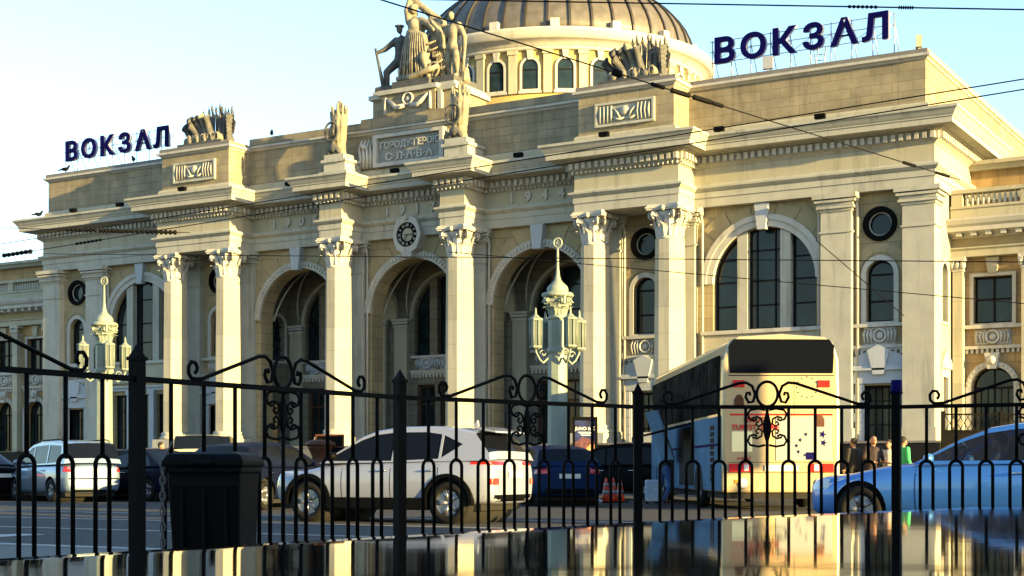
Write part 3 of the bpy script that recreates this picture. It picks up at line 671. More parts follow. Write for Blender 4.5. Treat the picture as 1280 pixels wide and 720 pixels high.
# ------------------------------------------------------------------ wings
def wing(s, n, label):
    W = empty('station_wing', (CX, FY, 0), label=label, category='building')
    x0 = 23.7; x1 = x0 + n*2.55; S = lambda a, b: sorted((s*a, s*b)); mir = lambda pts: [(s*a, b) for a, b in pts]
    def bx(mb, a, b, y0, y1, z0, z1): a, b = S(a, b); mb.box(a, b, y0, y1, z0, z1)
    cs = [24.85 + 2.55*i for i in range(n)]
    mb = MB(); holes = [mir(rect(c-.72, c+.72, 6.5, 8.3)) for c in cs] + [mir(arch_poly(c, .78, 1.99, 4.05, 12)) for c in cs]
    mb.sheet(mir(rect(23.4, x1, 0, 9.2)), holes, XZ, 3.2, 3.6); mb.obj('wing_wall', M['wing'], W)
    mb = MB(); bx(mb, 23.5, x1, 3.05, 3.2, 0, 1.95); mb.obj('wing_plinth', M['plinth'], W)
    for c in cs:
        a, b = S(c-.71, c+.71)
        window(rect(a, b, 6.51, 8.29), 3.42, [(s*c-.04, s*c+.04, 6.5, 8.3), (a, b, 7.4, 7.47)], parent=W)
        d = MB(); d.ring(mir(rect(c-.86, c+.86, 6.45, 8.42)), mir(rect(c-.72, c+.72, 6.5, 8.3)), XZ, 3.12, 3.25); d.obj('window_surround', M['white'], W)
        d = MB(); d.prism(mir([(c-.15, 8.4), (c-.25, 9.0), (c+.25, 9.0), (c+.15, 8.4)]), XZ, 3.02, 3.2); d.obj('keystone', M['frieze'], W)
        d = MB(); bx(d, c-1.08, c+1.08, 3.0, 3.2, 6.3, 6.44); d.obj('window_sill', M['white'], W)
        d = relief(s*c, 5.98, 3.2, .68, .28); d.obj('wreath_relief', M['white'], W)
        d = MB(); bx(d, c-1.08, c+1.08, 3.02, 3.2, 5.52, 5.64)
        for k in range(11): q = c-1.0+.19*k; bx(d, q, q+.1, 3.08, 3.2, 5.36, 5.52)
        d.obj('string_course', M['white'], W)
        d = MB(); d.band(mir(arch_poly(c, 1.0, 1.99, 4.05, 14)), mir(arch_poly(c, .79, 1.99, 4.05, 14)), XZ, 3.06, 3.22)
        for i in range(15): a_ = PI*(i+.5)/15; d.bxm(T(s*c-.9*math.cos(a_), 3.04, 4.05+.9*math.sin(a_)) @ Ry(a_), .08, .05, .1)
        d.obj('arch_moulding', M['white'], W)
        d = MB(); d.prism(mir([(c-.16, 4.75), (c-.28, 5.36), (c+.28, 5.36), (c+.16, 4.75)]), XZ, 2.95, 3.2); d.sphere((s*c, 2.95, 5.08), .17, 10); d.obj('mask_keystone', M['white'], W)
        dr = window(mir(arch_poly(c, .77, 2.0, 4.05, 12)), 3.45, [(s*c-.03, s*c+.03, 2, 4.8), (S(c-.75, c+.75)[0], S(c-.75, c+.75)[1], 4.0, 4.08)] + [(s*c+q-.015, s*c+q+.015, 2.1, 4.0) for q in (-.5, -.25, .25, .5)], parent=W, name='arched_door')
    for i in range(n+1):
        c = 23.62 + 2.55*i; d = MB(); bx(d, c-.19, c+.19, 2.78, 3.2, 1.98, 8.5); p = d.obj('wing_pilaster', M['column'], W)
        d = MB(); bx(d, c-.22, c+.22, 2.75, 3.2, 8.5, 8.6); bx(d, c-.3, c+.3, 2.68, 3.2, 8.9, 9.04)
        for q in (-1, 0, 1): d.sphere((s*(c+q*.2), 2.76, 8.72), .12, 8, (1, 1, 1.3))
        for q in (-1, 1): d.tube([(s*c+q*a, 2.7, 8.85+b) for a, b in spiral(.2, 0, .1, .02, PI/2, -2.5*PI, 12)], .03, 5)
        d.obj('capital', M['white'], p)
    e = 23.36; pth = [(e, 3.0), (x1, 3.0)] if s > 0 else [(-x1, 3.0), (-e, 3.0)]
    mb = MB(); mb.sweep(pth, [(-.6, 9.04), (.22, 9.04), (.22, 9.3), (.3, 9.35), (.3, 9.4), (-.6, 9.42)]); mb.obj('architrave', M['frieze'], W)
    mb = MB(); mb.sweep(pth, [(-.6, 9.42), (.15, 9.42), (.15, 9.75), (-.6, 9.75)]); mb.obj('frieze', M['vous'], W)
    mb = MB(); mb.sweep(pth, [(-.6, 9.75), (.2, 9.75), (.3, 9.85), (.75, 9.95), (.75, 10.12), (.85, 10.2), (.92, 10.35), (.92, 10.42), (-.6, 10.5)])
    for i in range(int((x1-e)/.55)): q = e+.3+.55*i; bx(mb, q, q+.2, 2.35, 2.8, 9.78, 9.93)
    mb.obj('wing_cornice', M['white'], W)
    # balustrade
    mb = MB(); bx(mb, e+.05, x1, 2.55, 3.1, 10.45, 10.85); mb.obj('balustrade_base', M['frieze'], W)
    mb = MB(); bx(mb, e+.05, x1, 2.5, 2.95, 10.85, 10.95); bx(mb, e+.05, x1, 2.45, 3.0, 11.42, 11.56); mb.obj('balustrade_rail', M['frieze'], W)
    bal = MB(); bal.lathe([(.07, 10.95), (.05, 11.0), (.085, 11.12), (.075, 11.22), (.04, 11.34), (.07, 11.42)], (0, 0, 0), 10); bm_ = bal.mesh('baluster', M['white'])
    for i in range(n):
        a = 23.45+2.55*i; mb = MB(); bx(mb, a, a+.42, 2.5, 3.0, 10.95, 11.42); mb.obj('balustrade_pier', M['frieze'], W)
        for k in range(11):
            o = bpy.data.objects.new('baluster', bm_); COL.objects.link(o); o.parent = W; o.location = (s*(a+.55+.2*k), 2.72, 0)
    # set-back upper storey
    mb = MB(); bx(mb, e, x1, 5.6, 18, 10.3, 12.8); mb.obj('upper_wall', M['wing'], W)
    pth2 = [(p[0], 5.6) for p in pth]
    mb = MB(); mb.sweep(pth2, [(-.3, 12.8), (.3, 12.8), (.4, 12.95), (.5, 13.0), (.5, 13.15), (-.3, 13.25)]); mb.sweep(pth2, [(-.2, 11.6), (.35, 11.6), (.4, 11.8), (.1, 11.9), (-.2, 11.9)]); mb.obj('upper_cornice', M['frieze'], W)
    mb = MB(); bx(mb, e, x1, 3.1, 5.6, 10.2, 10.44); bx(mb, x1-.3, x1, 3.21, 18, 0, 12.8); mb.obj('wing_roof', M['roofm'], W)
    return W
wing(1, 6, 'yellow two storey wing with a balustrade, joined to the sunlit end of the station')
wing(-1, 8, 'shaded two storey wing with a balustrade, joined to the grey end of the station')
# ------------------------------------------------------------------ roof signs
def roof_sign(x0, x1, label):
    R_ = empty('rooftop_sign', (CX, FY+.6, 0), label=label, category='sign')
    n = 6; w = (x1-x0)/n
    for i, ch in enumerate('ВОКЗАЛ'):
        mx = T(x0+w*(i+.47), 0, 17.2) @ Rx(PI/2)
        lt = text_mesh('letter', ch, 1.50, M['sign'], R_, mx, .03, .045, sx=1.0)
        zs = [v.co.z for v in lt.data.vertices]; h = max(zs)-min(zs); z0 = min(zs)
        for v in lt.data.vertices: v.co.z = 17.2+(v.co.z-z0)*1.06/h
        e = lt.data.copy(); e.materials.clear(); e.materials.append(M['signside'])
        for v in e.vertices: v.co.y = v.co.y*1.6+.1; v.co.x += .02
        o = bpy.data.objects.new('letter_back', e); COL.objects.link(o); o.parent = lt
    f = MB()
    for z in (17.3, 17.75, 18.15): f.tube([(x0-.1, .2, z), (x1, .2, z)], .018, 5)
    for i in range(10):
        x = x0+(x1-x0)*i/9; f.tube([(x, .2, 16.45), (x, .2, 18.2)], .022, 5); f.tube([(x, 1.1, 16.45), (x, .2, 17.9)], .016, 5)
        if i < 9: f.tube([(x, .2, 17.3), (x+(x1-x0)/9, .2, 17.75)], .012, 4)
    f.obj('sign_frame', M['steel'], R_)
roof_sign(14.35, 21.75, 'blue rooftop letters reading ВОКЗАЛ above the sunlit block behind the coach')
roof_sign(-22.5, -14.8, 'smaller looking blue rooftop letters reading ВОКЗАЛ above the shaded grey block')
d = MB(); d.lathe([(.12, 0), (.3, .12)], M=T(CX+22.8, FY+.55, 16.95) @ Rx(PI/2), n=12)
d = MB(); d.box(-.13, .09, -.18, .18, .18, .62); d.box(-.05, .05, -.05, .05, 0, .2); d.obj('loudspeaker', M['frieze'], None, (CX+22.75, FY+.6, 16.49), .3, label='box loudspeaker on the roof corner above the pale end wall', category='loudspeaker')
d = MB(); d.box(-.2, .2, -.1, .1, .12, .6); d.box(-.04, .04, -.04, .04, 0, .13); d.obj('roof_floodlight', M['steel'], None, (CX+16.9, FY+.3, 16.49), .2, label='grey floodlight standing under the rooftop letter К', category='floodlight')
d = MB()
for x in (-.17, .17): d.tube([(x, 0, 0), (x*.9, .3, .75)], .025, 5)
for z in (.2, .45): d.tube([(-.17, z*.4, z), (.17, z*.4, z)], .02, 5)
d.obj('roof_ladder', M['steel'], None, (CX+19.0, FY+.3, 16.48), 0, label='short steel ladder top rising behind the roof edge under the letter А', category='ladder')

# ------------------------------------------------------------------ sculptures
def trophy(x, label):
    R_ = empty('trophy_sculpture', (CX+x, FY-.1, 16.5), label=label, category='sculpture')
    rnd = random.Random(5); R_.scale = (.80, 1, 1.22)
    b = MB(); b.box(-1.75, 1.75, -.95, .5, 0, .16); b.obj('base_slab', M['bronze'], R_)
    for i, (px, ang, ln, m) in enumerate(((-1.15, -38, 1.0, 'bronze'), (-.6, -30, 1.15, 'bronze'), (.1, -24, 1.25, 'stat'), (-.35, -45, 1.1, 'bronze'), (-.8, -24, 1.2, 'bronze'), (.35, -12, 1.1, 'bronze'), (-.1, -34, 1.3, 'bronze'))):
        c = MB(); c.lathe([(.24, 0), (.26, .1), (.22, .2), (.19, ln*.55), (.16, ln-.12), (.2, ln-.1), (.21, ln), (.12, ln), (.11, ln-.2)], n=12, M=T(px+.15, -.25-.12*(i % 2), .18) @ Ry(math.radians(ang)) @ Rx(math.radians(18))); c.obj('cannon', M[m], R_)
    for i, (px, h, lean) in enumerate(((.55, 1.62, .1), (.8, 1.5, .12), (1.05, 1.45, .1), (1.3, 1.3, .25), (-.9, 1.3, -.42), (-.5, 1.5, -.4), (-.15, 1.6, -.3), (.25, 1.62, -.12), (-1.2, 1.15, -.45), (-.7, 1.45, -.25), (.0, 1.7, -.2), (.45, 1.72, .02), (1.15, 1.55, .3))):
        s_ = MB(); s_.tube([(px, .1, .1), (px+lean*.8, .15, h-.1)], .045, 6); s_.prism([(px+lean*.4, h*.45), (px+lean*.8+.02, h-.12), (px+lean*.8+.24, h-.3), (px+lean*.5+.16, h*.4)], XZ, .1, .16); s_.lathe([(.0, .3), (.07, .08), (.09, .02), (.02, 0)], n=6, M=T(px+lean*.8, .15, h-.12) @ Ry(lean*.5)); s_.obj('spear', M['bronze'], R_)
    caps = []
    for px, h in ((.7, 1.35), (1.0, 1.2), (1.35, 1.1)):
        for k in range(4): caps.append(('c', (px+.05*k, -.15+.1*k, .15), .14, (px+.03*k-.05, .0, h-.1*k), .05))
    for k in range(7): a = .5+.45*k; caps.append(('c', (1.45-.02*k, -.2, .3+.15*k), .06, (1.5+.02*k, 0, .4+.15*k), .05))
    blob('draped_flags', caps, M['bronze'], R_, .035, 2)
    caps = []
    for k in range(14): x_ = -1.35+.2*k; caps.append(('e', (x_, -.62+.1*math.sin(k*2.1), .27+.12*math.sin(k*1.7)**2), (.17+.04*rnd.random(), .16, .15+.07*rnd.random())))
    for k in range(4): caps.append(('c', (-.9+.6*k, -.75, .25), .12, (-.5+.6*k, -.65, .42), .07))
    blob('scrolls_and_fruit', caps, M['stat'], R_, .03, 2)
    for k in range(5):
        t_ = MB(); cx = -1.0+.55*k; t_.tube([(cx+.15*math.cos(a*PI/6), -.78, .33+.15*math.sin(a*PI/6)) for a in range(12)], .045, 6, closed=True); t_.obj('scroll_ring', M['stat'], R_)
trophy(-11.47, 'stone trophy of cannons and flags above the shaded end of the portico')
trophy(11.47, 'dark stone trophy of cannons and flags in front of the dome')
def sheaf(x, label):
    R_ = empty('sheaf_sculpture', (CX+x, FY-.75, 14.98), label=label, category='sculpture')
    b = MB(); b.box(-.55, .55, -.4, .4, 0, .22); b.obj('base_block', M['trim'], R_)
    caps = [('c', (0, 0, .3), .34, (0, .05, 1.0), .26), ('c', (0, .05, 1.0), .26, (0, .05, 1.9), .40)]
    for k in range(10):
        a = 2*PI*k/10; caps.append(('c', (.24*math.cos(a), .22*math.sin(a), .9), .1, (.42*math.cos(a), .3*math.sin(a), 2.2+.35*((k*7) % 3)/2), .055))
    caps += [('c', (0, .05, 1.4), .2, (0, .05, 2.75), .06), ('c', (.12, .05, 1.4), .16, (.16, .05, 2.6), .05)]
    blob('sheaf', caps, M['stat'], R_, .04, 2)
    c = MB(); c.tube([(-.12+.36*math.cos(a*PI/10), -.42, 1.25+.42*math.sin(a*PI/10)) for a in range(20)], .06, 6, closed=True)
    for k in (-1, 0, 1): c.tube([(-.12+.1*k, -.4, .95), (-.12+.12*k, -.44, 1.25), (-.12+.05*k, -.4, 1.5)], [.05, .07, .04], 6)
    c.obj('wreath_shield', M['bronze'], R_)
    caps = [('c', (-.35, -.3, .35), .13, (-.05, -.36, .75), .1), ('c', (.2, -.3, .35), .12, (-.1, -.36, .7), .1), ('e', (-.1, -.36, .5), (.22, .14, .2)), ('e', (.05, -.36, .95), (.14, .1, .14))]
    blob('ribbon_knot', caps, M['bronze'], R_, .03, 2)
sheaf(-3.27, 'tall stone sheaf with wreath shield standing between the lone crow and the inscription tablet')
sheaf(3.27, 'tall stone sheaf with wreath shield standing in front of the statue pedestal')

def figure_caps(hip, lean, head, arms, legs, s=1.0, skirt=False):
    hip = Vector(hip); ch = Vector(lean); nk = ch+Vector((0, 0, .22))*s
    c = [('e', hip, (.22*s, .18*s, .2*s)), ('c', hip, .21*s, (hip+ch)/2, .2*s), ('c', (hip+ch)/2, .2*s, ch, .24*s), ('c', ch+Vector((-.16, 0, .08))*s, .11*s, ch+Vector((.16, 0, .08))*s, .11*s), ('c', ch, .14*s, nk, .07*s), ('e', head, (.11*s, .125*s, .15*s))]
    for sh, el, ha in arms: c += [('c', sh, .12*s, el, .095*s), ('c', el, .095*s, ha, .065*s), ('e', ha, (.06*s, .05*s, .08*s))]
    for h_, kn, ft, toe in legs: c += [('c', h_, .165*s, kn, .125*s), ('c', kn, .125*s, ft, .085*s), ('c', ft, .085*s, toe, .06*s)]
    return c
G_ = empty('statue_group', (CX+.05, FY+1.2, 18.12), label='stone group of a robed woman between a sailor and a worker crowning the station', category='sculpture')
b = MB(); b.box(-2.0, -1.0, -1.0, .9, 0, .22); b.box(-1.0, 1.0, -1.1, 1.0, 0, .3); b.box(1.15, 2.2, -.9, 1.0, 0, .3); b.obj('statue_base', M['bronze'], G_)
s_ = 1.55
sail = figure_caps((-1.25, -.1, 1.55), (-1.15, -.1, 2.35), (-1.2, -.2, 2.95), [((-1.42, -.15, 2.5), (-1.9, -.35, 2.1), (-2.25, -.5, 1.95)), ((-.88, -.1, 2.5), (-.7, -.2, 2.1), (-.75, -.3, 1.7))],
    [((-1.38, -.1, 1.5), (-1.75, -.45, 1.0), (-1.8, -.3, .35), (-2.0, -.6, .3)), ((-1.1, -.1, 1.5), (-1.05, -.1, .9), (-1.05, .1, .3), (-1.15, -.2, .28))], s_*.85)
sail += [('e', (-1.2, -.2, 3.1), (.25, .25, .06)), ('c', (-1.4, -.1, 2.2), .12, (-1.25, -.1, 1.5), .2), ('c', (-.8, 0, 1.5), .25, (-.75, .1, .5), .3)]
blob('sailor_figure', sail, M['bronze'], G_, .045, 3)
a_ = MB(); a_.tube([(-2.3, -.55, 2.15), (-2.1, -.5, 1.2), (-1.85, -.5, .25)], [.06, .07, .12], 8); a_.obj('rifle', M['bronze'], G_)
wom = figure_caps((.0, -.1, 2.1), (-.35, -.15, 3.0), (-.4, -.25, 3.75), [((-.65, -.2, 3.2), (-.72, -.3, 3.7), (-.6, -.3, 4.15)), ((-.05, -.15, 3.2), (.5, -.3, 2.9), (.8, -.4, 2.6))],
    [((-.2, -.2, 2.0), (-.35, -.6, 1.2), (-.35, -.5, .4), (-.4, -.75, .35)), ((.15, -.2, 2.0), (.45, -.7, 1.3), (.7, -.6, .45), (.8, -.85, .4))], s_)
for k in range(9):
    t = k/8; wom.append(('c', (-.5+.75*t, -.35, 2.7-.3*t), .16, (-.75+1.5*t, -.55+.2*math.sin(k*2), .45), .14))
for k in range(7):
    t = k/6; wom.append(('c', (.2+.2*t, .0, 2.9-.1*t), .14, (1.2+.1*math.sin(k*3), -.1, 2.4-.3*k), .15)); 
wom += [('c', (-.5, .0, 4.2), .16, (.9, .2, 3.0), .2), ('c', (-.55, 0, 3.6), .2, (-.7, 0, 4.35), .12), ('c', (.4, .1, 3.3), .2, (1.4, .1, 2.5), .16), ('c', (.6, .1, 2.9), .22, (.6, .2, .6), .35), ('c', (1.2, .1, 2.2), .18, (1.0, .1, .5), .25)]
blob('robed_woman_figure', wom, M['stat'], G_, .05, 2)
a_ = MB()
for k in range(5): a_.tube([(.15+.25*k, -.3, 2.3-.3*k), (.45+.22*k, -.55, 1.9-.3*k), (.9+.12*k, -.35, 2.1-.3*k)], [.03, .07, .03], 6)
a_.tube([(.95+q, -.7, .75+w_) for q, w_ in spiral(0, 0, .38, .05, -PI/2, 2.4*PI, 20)], .06, 6); a_.tube([(-.8, -.95, .45), (0, -1.0, .42), (.7, -.95, .62), (1.3, -.8, .8)], [.12, .14, .12, .1], 8)
for k in range(11):
    t = k/10; x0 = -.62+.85*t; a_.tube([(x0, -.42-.1*math.sin(PI*t), 2.75-.3*t), (-.72+1.2*t, -.62-.12*math.sin(PI*t), 1.8), (-.85+1.6*t+.05*math.sin(k*2.3), -.72-.1*math.sin(PI*t), .5)], [.03, .055, .04], 5)
for k in range(8):
    t = k/7; a_.tube([(.35+.5*t, -.15, 3.3-.25*t), (.75+.5*t, -.4, 2.9-.5*t), (.9+.45*t, -.2, 2.2-.9*t), (.75+.4*t, -.35, 1.5-.7*t)], [.03, .06, .05, .03], 5)
a_.obj('carved_drapery', M['stat'], G_)
wk = figure_caps((1.68, -.1, 1.75), (1.72, -.1, 2.5), (1.6, -.2, 3.15), [((1.98, -.15, 2.68), (2.3, -.15, 2.1), (2.35, -.25, 1.5)), ((1.45, -.15, 2.65), (1.25, -.25, 2.2), (1.3, -.35, 1.75))],
    [((1.85, -.1, 1.7), (1.95, -.3, 1.05), (1.95, -.15, .45), (1.95, -.45, .38)), ((1.5, -.1, 1.7), (1.4, -.1, 1.05), (1.4, .05, .45), (1.35, -.25, .38))], s_*.87)
wk += [('c', (1.72, -.1, 2.4), .26, (1.7, -.1, 1.6), .24), ('c', (2.1, .1, .3), .3, (2.2, .1, .7), .15)]
blob('worker_figure', wk, M['stat'], G_, .045, 3)
a_ = MB(); a_.tube([(2.38, -.25, 1.7), (2.2, -.2, .3)], .07, 8); a_.bxm(T(2.2, -.2, .35), .3, .12, .4); a_.obj('hammer', M['stat'], G_)
d = MB()
for x in (-2.35, -2.2): d.tube([(x, 0, 0), (x, 0, 1.6)], .05, 6)
d.box(-2.42, -2.13, -.04, .04, .2, 1.5); d.obj('roof_access_ladder', M['iron'], None, (CX, FY+.8, 16.8), label='dark steel ladder against the end of the statue pedestal', category='ladder')

# ------------------------------------------------------------------ birds
def bird(x, y, z, rz, label):
    o = blob('bird', [('e', (0, 0, .16), (.2, .09, .1)), ('c', (.12, 0, .2), .07, (.2, 0, .3), .05), ('e', (.21, 0, .33), (.06, .05, .05)), ('c', (-.12, 0, .15), .06, (-.36, 0, .1), .03), ('c', (.25, 0, .33), .02, (.32, 0, .32), .008), ('c', (0, .03, .1), .015, (0, .03, 0), .012), ('c', (0, -.03, .1), .015, (0, -.03, 0), .012)], M['black'], None, .014, 2, (CX+x, FY+y, z), rz, label=label, category='bird', group='birds perched on the station')
    return o
bird(-21.8, .1, 16.5, .5, 'dark crow on the roof edge before the first shaded rooftop letter')
bird(-8.0, .2, 16.82, 2.2, 'dark crow alone on the central parapet between trophy and sheaf')
bird(-22.8, -.8, 14.1, 1.2, 'small dark bird on the cornice at the shaded outer corner')
bird(-16.9, .1, 16.5, 2.6, 'small dark bird under the shaded rooftop letters')
bird(-14.5, .1, 16.5, .3, 'small dark bird beside the shaded rooftop letter Л')

# ------------------------------------------------------------------ street lamps
def W(t, l): return (-.50904*t + .86074*l, .86074*t + .50904*l)
def street_lamp(x, y, label):
    R_ = empty('street_lamp', (x, y, 0), math.radians(12), label=label, category='street lamp', group='ornate multi-lantern lamp columns')
    m = M['lamp']
    b = MB(); b.lathe([(.62, 0), (.62, .35), (.5, .4), (.5, .95), (.55, 1.0), (.42, 1.1), (.36, 1.25)], n=8, smooth=False, ph=PI/8); b.obj('lamp_base', m, R_)
    b = MB(); b.lathe([(.31, 1.2), (.29, 4.45)], n=8, smooth=False, ph=PI/8); b.lathe([(.33, 4.4), (.35, 4.47), (.32, 4.55), (.29, 4.6), (.29, 5.4), (.33, 5.45), (.31, 5.5)], n=8, smooth=False, ph=PI/8); b.obj('post', m, R_)
    b = capital(.75, .3); o = b.obj('capital', m, R_, (0, 0, 5.5)); o.scale = (.78, .78, .5)
    b = MB(); b.lathe([(.44, 6.1), (.50, 6.15), (.47, 6.22), (.32, 6.27), (.33, 6.34), (.30, 6.43), (.2, 6.52), (.11, 6.62), (.07, 6.76), (.045, 7.0), (.035, 7.6)], n=16); b.tube([(.13*math.cos(a*PI/8), 0, 7.75+.14*math.sin(a*PI/8)) for a in range(16)], .03, 6, closed=True)
    for k in range(5): a = 2*PI*k/5+PI/2; b.tube([(0, 0, 7.75), (.12*math.cos(a), 0, 7.75+.12*math.sin(a))], .018, 4)
    b.obj('finial', m, R_)
    for k in range(4):
        a = k*PI/2+math.radians(30.6-12+28); 
        b = MB(); Mx = Rz(a)
        b.tube([Mx @ Vector(p) for p in ((.33, 0, 4.25), (.5, 0, 4.1), (.62, 0, 4.2), (.75, 0, 4.42), (.76, 0, 4.55))], .035, 6)
        b.tube([Mx @ Vector((.5+q, 0, 4.38+w_)) for q, w_ in spiral(0, 0, .12, .02, 0, 2.2*PI, 14)], .022, 5)
        br = b.obj('bracket', m, R_)
        f = MB(); C = Mx @ Vector((.76, 0, 0))
        f.lathe([(.1, 4.5), (.2, 4.55), (.2, 4.6)], (C.x, C.y, 0), 8, False); f.lathe([(.215, 5.36), (.225, 5.42), (.14, 5.46), (.04, 5.56), (.03, 5.7), (.005, 5.76)], (C.x, C.y, 0), 8, False)
        for q in range(8): an = q*PI/4; f.tube([(C.x+.185*math.cos(an), C.y+.185*math.sin(an), 4.58), (C.x+.195*math.cos(an), C.y+.195*math.sin(an), 5.4)], .018, 4)
        lf = f.obj('lantern', m, R_)
        g = MB(); g.lathe([(.17, 4.6), (.18, 5.38)], (C.x, C.y, 0), 8, False); g.obj('lantern_glass', M['lglass'], lf)
    return R_
lx = W(45, 1.38); street_lamp(lx[0], lx[1], 'ornate grey green lamp column with lanterns in front of the portico arch')
lx = W(54, -14.8); street_lamp(lx[0], lx[1], 'ornate sunlit lamp column with lanterns in front of the shaded block')

# ------------------------------------------------------------------ overhead wires
def wire(pts, r, label, sag=.0, n=24, bumps=()):
    a, b_ = Vector(pts[0]), Vector(pts[1]); P_ = [a.lerp(b_, i/n) - Vector((0, 0, sag*4*(i/n)*(1-i/n))) for i in range(n+1)]
    mb = MB(); mb.tube(P_, r, 6)
    w_ = mb.obj('overhead_wire', M['wire'], None, label=label, category='wire', group='overhead tram and trolley wires')
    for f, ln, rr in bumps:
        i = f*n; p = a.lerp(b_, f) - Vector((0, 0, sag*4*f*(1-f))); dr = (b_-a).normalized(); q = MB()
        Mx = T(*p) @ dr.to_track_quat('Z', 'Y').to_matrix().to_4x4(); prof = []
        k = 7
        for j in range(k): z = -ln/2+ln*j/k; prof += [(rr*.4, z), (rr, z+ln/k*.3), (rr, z+ln/k*.6), (rr*.4, z+ln/k*.9)]
        q.lathe(prof, n=8, M=Mx); q.obj('insulator', M['wire'], w_)
wire([(-14.9, 11.6, 6.5), (-1.5, 15.6, 5.2)], .008, 'long thin wire crossing the sky above the statue group', .0, bumps=((.77, .3, .018), (.80, .15, .02)))
wire([(-9.02, 12.09, 5.67), (-6.75, 27.38, 6.12)], .009, 'diagonal span wire with dark insulators crossing the dome and portico', .0, bumps=((.30, .12, .05), (.36, .3, .028), (.395, .45, .036), (.43, .45, .036), (.455, .3, .03), (.86, .5, .03), (.95, .6, .03)))
wire([(-3.6, 19.94, 5.92), (-27.49, 22.08, 5.7)], .009, 'upper of the two long trolley wires running past the rooftop letters', .0)
wire([(-3.6, 19.94, 5.79), (-28.32, 22.75, 5.57)], .009, 'lower of the two long trolley wires running past the rooftop letters', .0, bumps=((.80, .9, .03), (.9, 1.1, .05)))
wire([(-31.6, 24.1, 6.92), (-25.0, 27.0, 6.6)], .009, 'short wire with switch gear in front of the shaded cornice', .0, bumps=((.62, .8, .05), (.72, .6, .06), (.8, .9, .05), (.9, .8, .06)))
wire([(-16.38, 25.17, 5.26), (-4.93, 27.29, 3.7)], .008, 'faint low wire crossing the large arched window')
wire([(-34.95, 27.3, 6.9), (-4.17, 23.09, 3.92)], .008, 'thin wire sloping across the six columns', .0)
wire([(-8.66, 25.08, 4.87), (-7.34, 25.87, 3.55)], .008, 'short stay wire between the two plain pilasters')
# ------------------------------------------------------------------ vehicles
from mathutils.bvhtree import BVHTree
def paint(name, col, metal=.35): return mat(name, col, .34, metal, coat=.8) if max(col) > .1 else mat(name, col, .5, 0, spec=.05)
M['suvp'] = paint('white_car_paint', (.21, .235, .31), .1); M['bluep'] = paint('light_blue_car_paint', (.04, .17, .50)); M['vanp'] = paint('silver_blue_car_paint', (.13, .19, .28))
M['navyp'] = paint('navy_car_paint', (.003, .005, .016)); M['blackp'] = paint('black_car_paint', (.002, .002, .003)); M['dbluep'] = paint('dark_blue_car_paint', (.005, .018, .06)); M['creamp'] = paint('cream_van_paint', (.30, .27, .19), 0)
tintg = bpy.data.materials.new('clear_car_glass'); tintg.use_nodes = True; _b = tintg.node_tree.nodes['Principled BSDF']; _b.inputs['Base Color'].default_value = (.01, .01, .012, 1); _b.inputs['Roughness'].default_value = .05; _b.inputs['Alpha'].default_value = .62; M['tint'] = tintg
# wheel
def wheel_meshes(r, rim='alloy', spokes=5):
    t = MB(); w = .105; t.lathe([(r*.62, -w*.8), (r*.7, -w), (r*.93, -w), (r, -w*.6), (r, w*.6), (r*.93, w), (r*.7, w), (r*.62, w*.8), (r*.6, 0)], n=28)
    m = MB(); m.lathe([(r*.62, -w*.5), (r*.66, w*.75), (r*.63, w*.8), (r*.58, w*.55)], n=28); m.lathe([(.0, w*.62), (r*.14, w*.6), (r*.15, w*.3)], n=12)
    for k in range(spokes):
        a = 2*PI*k/spokes
        for q in (-.11, .11):
            p0 = Vector((r*.1*math.cos(a), r*.1*math.sin(a), w*.5)); p1 = Vector((r*.62*math.cos(a+q), r*.62*math.sin(a+q), w*.62)); m.tube([p0, p1], [.03, .028], 4)
    m.lathe([(r*.6, -w*.1), (.02, -w*.1)], n=20)
    return t.mesh('tyre', M['rubber']), m.mesh('rim', M[rim])
WM = {}
def add_wheels(root, xs, tr, r, rim='alloy', spokes=5):
    key = (round(r, 3), rim, spokes)
    if key not in WM: WM[key] = wheel_meshes(r, rim, spokes)
    for x in xs:
        for s in (-1, 1):
            w = bpy.data.objects.new('wheel', WM[key][0]); COL.objects.link(w); w.parent = root; w.location = (x, s*tr, r); w.rotation_euler = (-s*PI/2, 0, 0)
            k = bpy.data.objects.new('rim', WM[key][1]); COL.objects.link(k); k.parent = w
def patch(bvh, P00, P10, P11, P01, dr, nx=10, ny=6, off=.008):
    P00, P10, P11, P01, dr = map(Vector, (P00, P10, P11, P01, dr)); dr.normalize(); g = {}; vs = []
    for i in range(nx+1):
        for j in range(ny+1):
            u, v = i/nx, j/ny; p = (P00*(1-u)+P10*u)*(1-v) + (P01*(1-u)+P11*u)*v
            h = bvh.ray_cast(p, dr)
            if h[0] is not None: g[i, j] = len(vs); vs.append(h[0]-dr*off)
    mb = MB(); fs = [tuple(g[q] for q in ((i, j), (i+1, j), (i+1, j+1), (i, j+1))) for i in range(nx) for j in range(ny) if all(q in g for q in ((i, j), (i+1, j), (i+1, j+1), (i, j+1)))]
    mb.add(vs, fs, True); return mb
